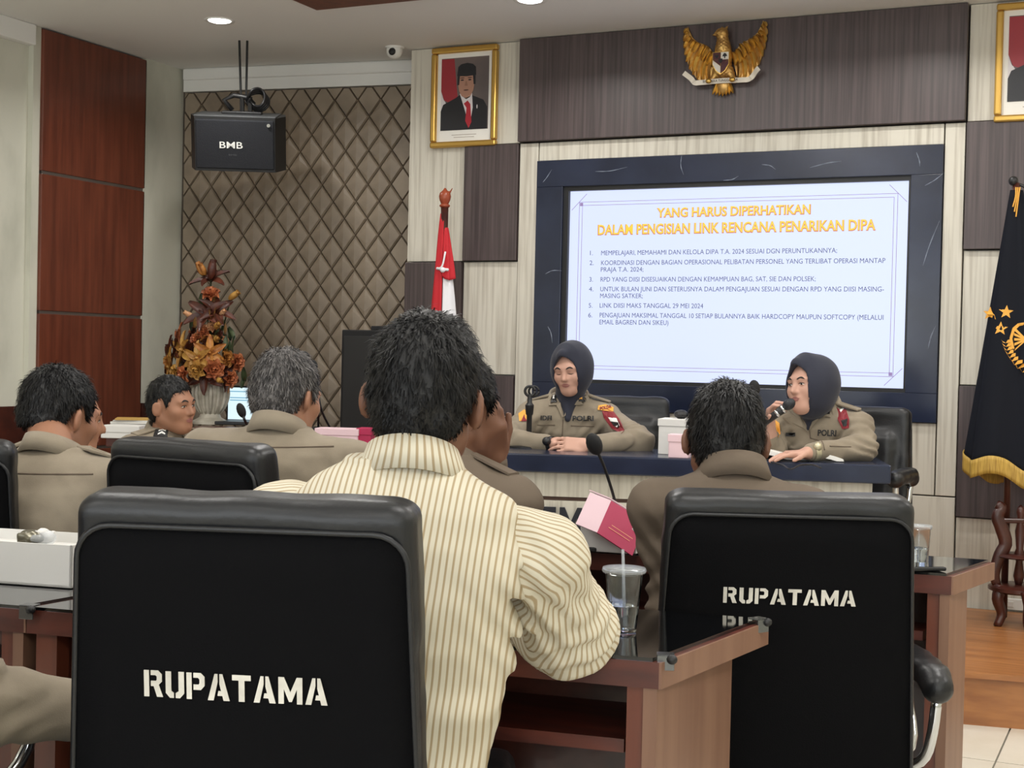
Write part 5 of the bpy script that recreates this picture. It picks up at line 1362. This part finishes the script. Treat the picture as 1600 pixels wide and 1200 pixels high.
for k in range(2): P7.badge('rank_chevron', [(-.013, -.006 + .012 * k), (0, .002 + .012 * k), (.013, -.006 + .012 * k), (.013, -.001 + .012 * k), (0, .008 + .012 * k), (-.013, -.001 + .012 * k)], M_wht, P7.loc(AT(256, 676, 5.5)), P7.wd(RT), (0, 0, 1), P7.wd(FW), .006)
# --- person out of frame at left with one sleeve in view
P8 = Person('person in khaki uniform mostly outside the picture, one sleeve on an armrest at lower left', (-330, 700, 2.0), TH - D2R(40), pel=(0, -.12, .50), arms={'R': dict(el=(-60, 1105, 1.95), wr=(150, 1110, 2.08), cuff=.78, hand=dict(d=RT, n=(0, 0, 1), curl=.4)), 'L': dict(el=(-420, 1100, 2.2), wr=(-250, 1090, 2.4))},
    skin=M_skin, shirt=M_khaki, voxel=.010, svox=.008, wr=1.15)
P8.collar(M_khaki)
chair('black chair outside the left edge with one armrest in view', -290, 735, 1.86, TH - D2R(40), W=.47, H=1.02)

# --- speakers at the head table
back_cam = -FW
M_pat = mat('badge_maroon', (130, 34, 44), .6); M_cuffk = M_khaki
def woman(label, neck, rot, **k):
    return Person(label, neck, rot, female=True, hair=None, floor=dz, skin=M_skinl, shirt=M_khaki, voxel=.0048, svox=.007, wr=.98, **k)
hz_ = DZ
W1 = woman('person in khaki uniform and dark hijab reading, hands clasped at the head table', (889, 616, 5.95), TH + D2R(176), pel=(0, -.10, .40), hp=(893, 577, 5.88), hsz=.88, head=(D2R(-20), D2R(-14), D2R(4)), eyes='down', scale=.97, sh_drop=.10,
    arms={'R': dict(el=(788, 688, 5.72), wr=(866, 694, 5.58), cuff=.84, hand=dict(d=AT(905, 695, 5.56) - AT(866, 694, 5.58), n=-FW * .7 + UP * .7, curl=.28)),
          'L': dict(el=(1000, 690, 5.66), wr=(915, 697, 5.53), cuff=.90, hand=dict(d=AT(875, 694, 5.53) - AT(915, 697, 5.53), n=-FW * .8 + UP * .5, curl=.35))})
W1.collar(M_khaki, r=.078, h_=.030, open_=1.0, flap=.040)
W1.lapel([(868, 606), (858, 633), (870, 633), (881, 657), (877, 630)], M_khaki); W1.lapel([(917, 602), (922, 612), (913, 633), (896, 633), (882, 652), (893, 624)], M_khaki)
W1.epaulettes(M_khaki)
uR, uZ, dF = W1.wd(RT), np.array([0, 0, 1.0]), W1.wd(FW)
def w1(px, py): return W1.loc(AT(px, py, 5.8))
W1.badge('collar_tab', rect(.030, .036), M_black, w1(911, 621), uR, uZ, dF, .014); W1.badge('rank_star', [(.011 * math.sin(i * math.pi / 5) * (1 if i % 2 == 0 else .5), .011 * math.cos(i * math.pi / 5) * (1 if i % 2 == 0 else .5)) for i in range(10)], M_yel, w1(909, 621), uR, uZ, dF, .018, 2)
W1.badge('collar_tab', rect(.026, .036), M_black, w1(866, 622), uR, uZ, dF, .014); W1.badge('rank_bar', rect(.008, .016), M_wht, w1(866, 620), uR, uZ, dF, .018, 2)
W1.label_text('POLRI', M_black, w1(912, 658), uR, uZ, dF, .020, .088, .007); W1.label_text('IDFI', M_black, w1(854, 657), uR, uZ, dF, .018, .046, .007)
sl1, sl2 = nrm(uR * .93 - uZ * .05), nrm(uZ + uR * .15)
W1.badge('sleeve_patch', [(-.03, .01), (-.024, .04), (.0, .052), (.024, .04), (.03, .01), (.02, -.035), (0, -.05), (-.02, -.035)], M_pat, w1(957, 657), sl1, nrm(uZ - uR * .45), dF, .006)
W1.badge('patch_field', [(-.016, .01), (.016, .01), (.012, -.022), (0, -.034), (-.012, -.022)], M_wht, w1(958, 656), sl1, nrm(uZ - uR * .45), dF, .009, 2)
W1.badge('patch_field', [(-.014, -.004), (.014, -.006), (.010, -.022), (0, -.032), (-.010, -.022)], M_black, w1(958, 657), sl1, nrm(uZ - uR * .45), dF, .011, 2)
W1.badge('patch_tab', [(-.034, -.006), (.030, -.010), (.034, .008), (.0, .018), (-.03, .012)], M_yel, w1(948, 639), sl1, uZ, dF, .006)
W1.label_text('POLDA', M_pat, w1(948, 639), nrm(uR + uZ * .2), uZ, dF, .012, .05, .010)
W1.badge('sleeve_patch', [(-.02, -.02), (.02, -.02), (.026, .01), (0, .026), (-.024, .01)], M_yel, w1(819, 650), uR, uZ, dF, .006); W1.badge('patch_field', [(-.012, -.018), (.012, -.018), (.0, .010)], M_pat, w1(819, 651), uR, uZ, dF, .009, 2)
W1.seam(w1(881, 652), w1(879, 690), dF, M_khakid); W1.seam(w1(893, 666), w1(930, 667), dF, M_khakid); W1.seam(w1(840, 665), w1(868, 665), dF, M_khakid)
el, wrr, en, sh_ = W1.wrists['R']
wa = MB().lathe([(.030, -.012), (.032, 0), (.030, .012)], 16, cap=False); q = Vector(wrr - el).to_track_quat('Z', 'Y')
wt = thing('wristwatch', 'dark round wristwatch worn by the reading person at the head table', 'watch', W1.org + W1.R @ (el + (wrr - el) * .93), 0); wt.rotation_mode = 'QUATERNION'
wt.rotation_quaternion = (Matrix.Rotation(W1.rot, 3, 'Z') @ q.to_matrix()).to_quaternion()
wa.build('strap', M_black, wt, smooth=True)
_fc = np.array((wt.rotation_quaternion.to_matrix().inverted() @ Vector(nrm(-FW + UP * .3)))); _fc[2] = 0; _fc = nrm(_fc)
MB().ball(_fc * .032, (.018, .018, .018), 14, 8).build('watch_case', M_black, wt, smooth=True)

W2 = woman('person in khaki uniform and dark hijab speaking into a hand-held microphone', (1278, 628, 5.52), TH + D2R(147), pel=(0, -.08, .40), hp=(1268, 604, 5.44), hsz=.95, head=(D2R(-22), D2R(2), D2R(6)), scale=.98, sh_drop=.095,
    arms={'R': dict(el=(1205, 702, 5.46), wr=(1201, 668, 5.36), cuff=.55, hand=dict(d=AT(1207, 632, 5.33) - AT(1201, 668, 5.36), n=-RT * .7 + FW * .5, curl=.75, thumb=.7)),
          'L': dict(el=(1345, 700, 5.36), wr=(1262, 708, 5.22), cuff=.92, hand=dict(d=AT(1215, 711, 5.2) - AT(1262, 708, 5.22), n=(0, 0, 1), curl=.18))})
W2.collar(M_khaki, r=.078, h_=.030, open_=1.0, flap=.040)
W2.lapel([(1296, 616), (1306, 622), (1298, 652), (1284, 650), (1268, 672), (1280, 640)], M_khaki, d=5.4); W2.lapel([(1240, 640), (1230, 652), (1240, 662), (1266, 676), (1256, 652)], M_khaki, d=5.4)
W2.epaulettes(M_khaki)
uR, dF = W2.wd(RT), W2.wd(FW)
def w2(px, py): return W2.loc(AT(px, py, 5.4))
W2.badge('collar_tab', rect(.032, .044), M_black, w2(1293, 638), uR, nrm(uZ + uR * .15), dF, .014)
for k in (0, 1): W2.badge('rank_bar', rect(.022, .008), M_yel, w2(1293, 636.5 + 4.5 * k), nrm(uR - uZ * .1), uZ, dF, .018, 2)
W2.label_text('POLRI', M_black, w2(1292, 681), nrm(uR - uZ * .02), uZ, dF, .022, .066, .014); W2.badge('name_tape', rect(.036, .014), M_black, w2(1241, 680), uR, uZ, dF, .004)
W2.badge('sleeve_patch', [(-.016, .034), (.012, .052), (.022, .03), (.016, -.012), (.012, -.045), (-.008, -.05), (-.022, -.015)], M_pat, w2(1318, 650), uR, uZ, dF, .006)
W2.badge('patch_field', [(-.012, -.012), (.010, -.004), (.006, -.032), (-.006, -.034)], M_black, w2(1318, 652), uR, uZ, dF, .009, 2); W2.badge('patch_field', [(-.010, .022), (.012, .034), (.012, .028), (-.008, .014)], M_wht, w2(1318, 650), uR, uZ, dF, .009, 2)
W2.badge('sleeve_patch', [(-.012, -.034), (.006, -.02), (.012, .02), (-.004, .034)], M_yel, w2(1220, 670), uR, uZ, dF, .006)
W2.seam(w2(1281, 694), w2(1318, 696), dF, M_khakid); W2.seam(w2(1268, 670), w2(1272, 700), dF, M_khakid)
el, wrr, en, sh_ = W2.wrists['L']
wt2 = thing('wristwatch', 'pale wristwatch worn by the person with the microphone', 'watch', W2.org + W2.R @ (el + (wrr - el) * .90)); wt2.rotation_mode = 'QUATERNION'
wt2.rotation_quaternion = (Matrix.Rotation(W2.rot, 3, 'Z') @ Vector(wrr - el).to_track_quat('Z', 'Y').to_matrix()).to_quaternion()
M_wat = mat('pale_metal', (196, 188, 160), .3, metal=.6)
MB().lathe([(.034, -.012), (.036, 0), (.034, .012)], 16, cap=False).build('strap', M_wat, wt2, smooth=True)
_fc = np.array((wt2.rotation_quaternion.to_matrix().inverted() @ Vector(nrm(-FW + UP * .8)))); _fc[2] = 0
MB().ball(nrm(_fc) * .034, (.018, .018, .018), 14, 8).build('watch_case', M_wat, wt2, smooth=True)
# hand-held microphone
m0 = AT(1198, 658, 5.30); m1 = AT(1231, 633, 5.27)
hm = thing('handheld_microphone', 'black wireless microphone held up by the speaking person', 'microphone', m0); hm.rotation_mode = 'QUATERNION'; hm.rotation_quaternion = Vector(m1 - m0).to_track_quat('Z', 'Y')
ml = float(np.linalg.norm(m1 - m0))
MB().lathe([(.010, -.05), (.012, -.04), (.015, ml - .05), (.018, ml - .02)], 14).build('handle', M_black, hm, smooth=True)
MB().lathe([(.0152, ml - .055), (.0162, ml - .045)], 14).lathe([(.0186, ml - .026), (.0190, ml - .018)], 14).build('silver_ring', M_chrome, hm, smooth=True)
MB().ball((0, 0, ml + .005), (.021, .021, .026)).build('grille', mat('mic_mesh', (52, 54, 58), .5, metal=.6, bump=.4, bscale=300), hm, smooth=True)

# ================================================================== SMALL THINGS
def gooseneck(label, base, pts, head_px, d, r=.004, capr=(.020, .020, .030), blackbase=True):
    t = thing('gooseneck_microphone', label, 'microphone', base)
    MB().box((-.06, -.05, 0), (.06, .05, .035), bev=.010).build('base_unit', M_black, t)
    P = [np.array([0, 0, .035])] + [AT(*p) - base for p in pts] + [AT(*head_px, d) - base]
    MB().tube(curve_pts(P, 20), r, 8).build('gooseneck', M_black, t, smooth=True)
    e = P[-1]; dr = nrm(P[-1] - P[-2]); q = np.array(Vector(dr).to_track_quat('Z', 'Y').to_matrix())
    MB().ball(e + dr * capr[2] * .5, capr, 12, 8, q).build('foam_cap', M_blackm, t, smooth=True)
    return t
gb = PZ(962, 856, .752); gooseneck('gooseneck microphone rising behind the open pink box', gb, [(962, 790, 3.52), (946, 735, 3.5)], (932, 702), 3.48)
gb = PZ(1192, 712, DZ); gooseneck('gooseneck microphone on the head table showing just above a black-haired head', gb, [(1188, 670, 5.3), (1184, 635, 5.3)], (1180, 612), 5.3, .005, (.021, .021, .030))
gb = on_side(497, 679); gooseneck('taller gooseneck microphone beside the grey-haired person', gb, [(497, 640, 6.3), (492, 590, 6.3)], (479, 562), 6.3, .005, (.020, .020, .028))
gb = on_side(517, 684); gooseneck('shorter gooseneck microphone beside the black cabinet', gb, [(502, 640, 6.2), (496, 605, 6.2)], (491, 576), 6.2, .005, (.018, .018, .026))
gb = on_side(388, 680); gooseneck('thick foam-capped microphone in front of the laptop screen', gb, [(383, 658, 6.15)], (379, 647), 6.15, .006, (.020, .020, .034))
# mic stand with ring clip
p = PZ(826, 699, DZ); t = thing('desk_mic_stand', 'black desk microphone stand with an empty ring clip', 'stand', p); km = float((p - CAM) @ FW) / 2200
ft = MB().lathe([(.09, 0), (.09, .006), (.03, .018), (.012, .04)], 20).build('foot', M_black, t, smooth='auto')
MB().lathe([(.011, .02), (.011, 50 * km), (.015, 52 * km), (.018, 66 * km), (.010, 70 * km), (.009, 82 * km)], 12).build('rod', M_black, t, smooth='auto')
ring = [np.array([.0, 0, 88 * km]) + _r0 * math.cos(a) * .020 + np.array([0, 0, math.sin(a) * .020]) for a in np.linspace(0, 2 * math.pi, 19)]
MB().tube(ring, .006, 6).tube([p_ + _r0 * .016 + FW * .02 for p_ in ring], .005, 6).build('ring_clip', M_black, t, smooth=True)

def paper(label, px, py, z, w_, l_, rot, m=M_paperw, th_=.003, name='paper_sheet', sheets=2, cat='paper'):
    p = PZ(px, py, z); t = thing(name, label, cat, p, rot)
    for k in range(sheets):
        V = []; Fc = []; n = 8; rr = rz(.09 * k)
        for i in range(n + 1):
            x = -w_ / 2 + w_ * i / n; zc = .002 + k * th_ + .012 * max(0, (abs(i / n - .5) * 2 - .55)) ** 1.4
            for yv in (-l_ / 2, l_ / 2): V.append(rr @ np.array([x, yv, zc]))
        for i in range(n): a = 2 * i; Fc.append((a, a + 2, a + 3, a + 1))
        o = mesh('sheet', V, Fc, m, t, smooth=True); md = o.modifiers.new('thick', 'SOLIDIFY'); md.thickness = .0015
    return t
paper('white papers under the empty microphone stand', 808, 696, DZ, .20, .14, .2)
paper('printed papers under the clasped hands', 872, 700, DZ, .26, .13, .12)
for k in range(4): pass
# open notebook
p = PZ(1246, 719, DZ); t = thing('open_notebook', 'open notebook with curved white pages under the resting hand', 'notebook', p, math.atan2(dx[1], dx[0]))
for s in (-1, 1):
    V = []; Fc = []; n = 10
    for i in range(n + 1):
        x = s * .165 * i / n; z = .006 + .020 * math.sin(min(1, i / n * 1.0) * math.pi) * (1 if s > 0 else .8) + (.035 * (i / n) ** 2 if s < 0 else .004)
        for yv in (-.05, .12): V += [(x, yv, z), (x, yv, max(.002, z - .016))]
    for i in range(n):
        a = 4 * i; b = a + 4; Fc += [(a, b, b + 2, a + 2), (a + 1, a + 3, b + 3, b + 1), (a, a + 1, b + 1, b), (a + 2, b + 2, b + 3, a + 3)]
    Fc.append((4 * n, 4 * n + 1, 4 * n + 3, 4 * n + 2)); mesh('page_block', V, Fc, M_paperw, t)
MB().box((-.17, -.052, 0), (.17, .124, .004), bev=.001).build('cover', M_black, t)
# earphones / cable on the desk edge
MB_c = MB().tube(curve_pts([PZ(x, y, DZ + .004) for x, y in ((1205, 722), (1222, 726), (1235, 733), (1250, 727), (1268, 726), (1283, 731))], 24), .003, 6)
tag(MB_c.build('desk_cable', M_black, None, smooth=True), 'thin black cable lying on the head table edge', 'cable')
# boxes on the head table
def carton(label, px, py, z, w_, d_, h_, rot, m, lid=None, name='carton', cat='box'):
    p = PZ(px, py, z); t = thing(name, label, cat, p, rot)
    MB().box((-w_ / 2, -d_ / 2, 0), (w_ / 2, d_ / 2, h_), bev=.003).build('box_body', m, t)
    MB().box((-w_ / 2 - .003, -d_ / 2 - .003, h_ - .025), (w_ / 2 + .003, d_ / 2 + .003, h_ + .003), bev=.002).build('box_lid', lid or m, t)
    return t
c_ = carton('white box with a black object on top, beside the reading person’s chair'.replace('’', "'"), 1055, 709, DZ, .11, .14, .135, FR, M_card)
MB().ball((.02, 0, .155), (.03, .03, .018), 10, 6).build('top_knob', M_black, c_)
carton('small pale pink carton on the head table', 1062, 715, DZ, .075, .07, .085, FR, M_pinkl)
# laptop
lp = on_side(366, 664); t = thing('laptop', 'open laptop with a bright screen beside the flower urn', 'laptop', lp, TH + D2R(-4)); kl = float((lp - CAM) @ FW) / 2200
MB().box((-30 * kl, -.02, 0), (34 * kl, .20, .018), bev=.004).build('keyboard_base', M_black, t)
scn = MB().box((-30 * kl, .20, .012), (34 * kl, .212, 60 * kl), bev=.003).build('screen_lid', M_black, t)
MB().box((-27 * kl, .198, 6 * kl), (31 * kl, .201, 57 * kl)).build('lit_display', mat('laptop_light', (214, 236, 246), .4, emit=1.05), scn)
for k, zz in enumerate((36, 40, 50)): MB().box((-24 * kl, .1965, zz * kl), (20 * kl, .1985, (zz + 1.5) * kl)).build('screen_line', mat('laptop_line', (120, 190, 222), .4, emit=.7), scn)
# papers and files on the side desk at left
p = on_side(205, 668); t = thing('paper_stack', 'stack of loose white papers on the side desk beside the young person', 'papers', p, TH)
for k in range(5): MB().box((-.10 + .008 * k, -.09, .008 * k), (.10 + .006 * (k % 2), .10, .008 * k + .007)).build('sheet_block', M_paperw if k % 2 else M_card, t, rot=(0, 0, .06 * (k % 3)))
MB().box((-.07, -.10, .04), (.11, .08, .046)).build('file_cover', mat('yellow_file', (196, 158, 84), .6), t, rot=(0, 0, .2))
carton('white carton at the left end of the side desk', 192, 684, SDZ, .16, .10, .05, TH, M_card)
carton('pale pink snack carton lying on the side desk before the black cabinet', 530, 693, SDZ, .18, .11, .062, TH - .1, M_pinkl)
carton('magenta snack carton on the side desk, half behind the striped-shirt person', 572, 694, SDZ, .06, .10, .066, TH - .1, M_mag)
# open pink box on second row table
p = PZ(958, 860, .752); t = thing('snack_box', 'open grey-white snack box with tilted pale pink and magenta lid', 'box', p, D2R(6))
kb = float((p - CAM) @ FW) / 2200
MB().box((-46 * kb, -.045, 0), (44 * kb, .06, 40 * kb), bev=.003).build('box_body', M_card, t)
# tilted sleeve over it
tl_ = MB(); LM = np.stack([nrm((.80, -.12, -.60)), nrm((.25, .95, .10)), np.array([0, 0, 1.0])], 1)
a0 = AT(897, 802, 3.40) - p; b0 = AT(922, 769, 3.47) - p; c0 = AT(955, 782, 3.44) - p; d0 = AT(933, 832, 3.37) - p; e0 = AT(1009, 815, 3.44) - p; f0 = AT(990, 853, 3.37) - p
a0, b0, c0, d0, e0, f0 = [np.asarray(R_) for R_ in (a0, b0, c0, d0, e0, f0)]
Rl = rz(-D2R(6)); a0, b0, c0, d0, e0, f0 = [Rl @ v for v in (a0, b0, c0, d0, e0, f0)]
dn = FW * .05; dn = Rl @ dn
a0 = b0 + d0 - c0; f0 = d0 + (e0 - c0) + (0.0, 0.0, -.004)
def flap(name, q, m):
    q = [np.array(v) for v in q]; n = nrm(np.cross(q[1] - q[0], q[2] - q[0])); n = n if n @ (Rl @ FW) > 0 else -n
    V = q + [v + n * .003 for v in q]; k = len(q)
    mesh(name, V, [tuple(range(k)), tuple(range(2 * k - 1, k - 1, -1))] + [(i, (i + 1) % k, (i + 1) % k + k, i + k) for i in range(k)], m, t)
flap('pink_lid', [a0, b0, c0, d0], M_pinkl); flap('magenta_side', [d0, c0, e0, f0], M_mag)
flap('lid_back', [b0 + dn, c0 + dn, e0 + dn], M_pinkl)
M_goldp = mat('gold_print', (226, 150, 120), .5)
for k, (u0_, v0_, u1_) in enumerate(((.25, .40, .85), (.2, .30, .8))):
    A = d0 + (f0 - d0) * u0_ + (c0 - d0) * v0_; Bq = d0 + (f0 - d0) * u1_ + (c0 - d0) * v0_; up_ = (c0 - d0) * .018; lf = -(Rl @ FW) * .002
    mesh('printed_line', [A + lf, Bq + lf, Bq + up_ + lf, A + up_ + lf], [(0, 1, 2, 3)], M_goldp, t)
# dark tray and phone left of the box
p = PZ(885, 858, .752); t = thing('phone', 'dark phone lying on the second-row table left of the snack box', 'phone', p, D2R(20))
MB().box((-.075, -.035, 0), (.075, .035, .010), bev=.003).build('case', M_black, t); MB().box((-.070, -.031, .010), (.070, .031, .0108)).build('glass', M_glass, t)
p = PZ(872, 850, .752); t = thing('folder', 'black folder on the second-row table behind the phone', 'folder', p, D2R(10))
MB().box((-.10, -.02, 0), (.10, .06, .014), bev=.003).build('cover', M_black, t); MB().box((-.095, -.022, .004), (.095, .05, .010)).build('pages', M_card, t)
# cups of water
def cup(label, px, py, z, hpx, wtop, wbot, straw=False):
    p = PZ(px, py, z); k = float((p - CAM) @ FW) / 2200; t = thing('plastic_cup', label, 'cup', p, group='clear plastic cups')
    h_, rt, rb_ = hpx * k, wtop * k / 2, wbot * k / 2
    MB().lathe([(rb_ * .2, .002), (rb_, .0), (rt * .96, h_ * .93), (rt * 1.06, h_ * .94), (rt * 1.08, h_), (rt * 1.0, h_), (rt * .93, h_ * .93), (rb_ * .96, .004), (rb_ * .2, .004)], 28).build('cup_wall', M_clear, t, smooth='auto')
    MB().lathe([(rb_ * .9, .006), (rb_ + (rt - rb_) * .4, h_ * .42)], 24).build('water', mat('water', (240, 246, 250), .02, trans=1.0), t, smooth='auto')
    MB().lathe([(rt * 1.10, h_ * .955), (rt * 1.13, h_ * .98), (rt * 1.08, h_ + .003), (.002, h_ + .004)], 28, cap=False).build('film_lid', M_film, t, smooth=True)
    if straw: MB().tube([(rt * .1, 0, .01), (-rt * .10, 0, h_ * 1.32)], .0028, 8).build('straw', M_film, t, smooth=True)
    return t
cup('clear plastic water cup with straw on the near table', 973, 985, .752, 96, 62, 42, True)
cup('clear plastic water cup on the second-row table at right', 1436, 882, .752, 60, 34, 27)
p = PZ(1440, 889, .752); t = thing('phone', 'dark glossy phone beside the water cup at right', 'phone', p, D2R(35)); MB().box((-.045, -.035, 0), (.045, .04, .009), bev=.003).build('case', M_black, t); MB().box((-.040, -.030, .009), (.040, .035, .0098)).build('glass', M_glass, t)
# napkin-like sheet on the near table and glass corner clips
M_clip = mat('clip_metal', (120, 122, 124), .25, metal=.9)
def clip(label, px, py, rot, z=.752):
    p = PZ(px, py, z); t = thing('corner_clip', label, 'clip', p, rot)
    MB().box((-.014, -.012, -.022), (.014, -.009, .003), bev=.001).box((-.014, -.012, 0), (.014, .014, .003), bev=.001).build('plate', M_clip, t)
    MB().ball((.010, -.012, -.004), (.009, .008, .008), 10, 6).build('thumb_cap', M_black, t, smooth=True)
clip('metal clip at the near corner of the near table glass', 1040, 1024, D2R(20)); clip('metal clip at the far right corner of the near table glass', 1186, 968, D2R(60)); clip('metal clip where the two left tables meet', 46, 947, D2R(12))
# white box at left with wrapping on top
p = PZ(40, 914, .752); t = thing('white_box', 'long white cardboard box on the left table with crumpled wrapping on top', 'box', p, D2R(10)); kw = float((p - CAM) @ FW) / 2200
bh = 66 * kw
MB().box((-.36, 0, 0), (80 * kw, .004, bh)).box((-.36, .13, 0), (80 * kw, .134, bh + .006)).box((-.36, 0, 0), (-.356, .134, bh)).box((80 * kw - .004, 0, 0), (80 * kw, .134, bh)).box((-.36, 0, 0), (80 * kw, .134, .004)).box((-.36, .02, bh * .8), (78 * kw, .13, bh * .82)).build('tray', M_card, t)
for k in range(3):
    F = Field().ell(((-22 + 14 * k) * kw, .05 + .02 * (k % 2), bh + .004), (.026, .022, .014)); F.disp = lambda P, k=k: .007 * noise3(P * 70 + k)
    soft('crumpled_wrapper', F, .003, (mat('foil_wrapper', (104, 100, 84), .3, metal=.5), M_card, M_film)[k], t)
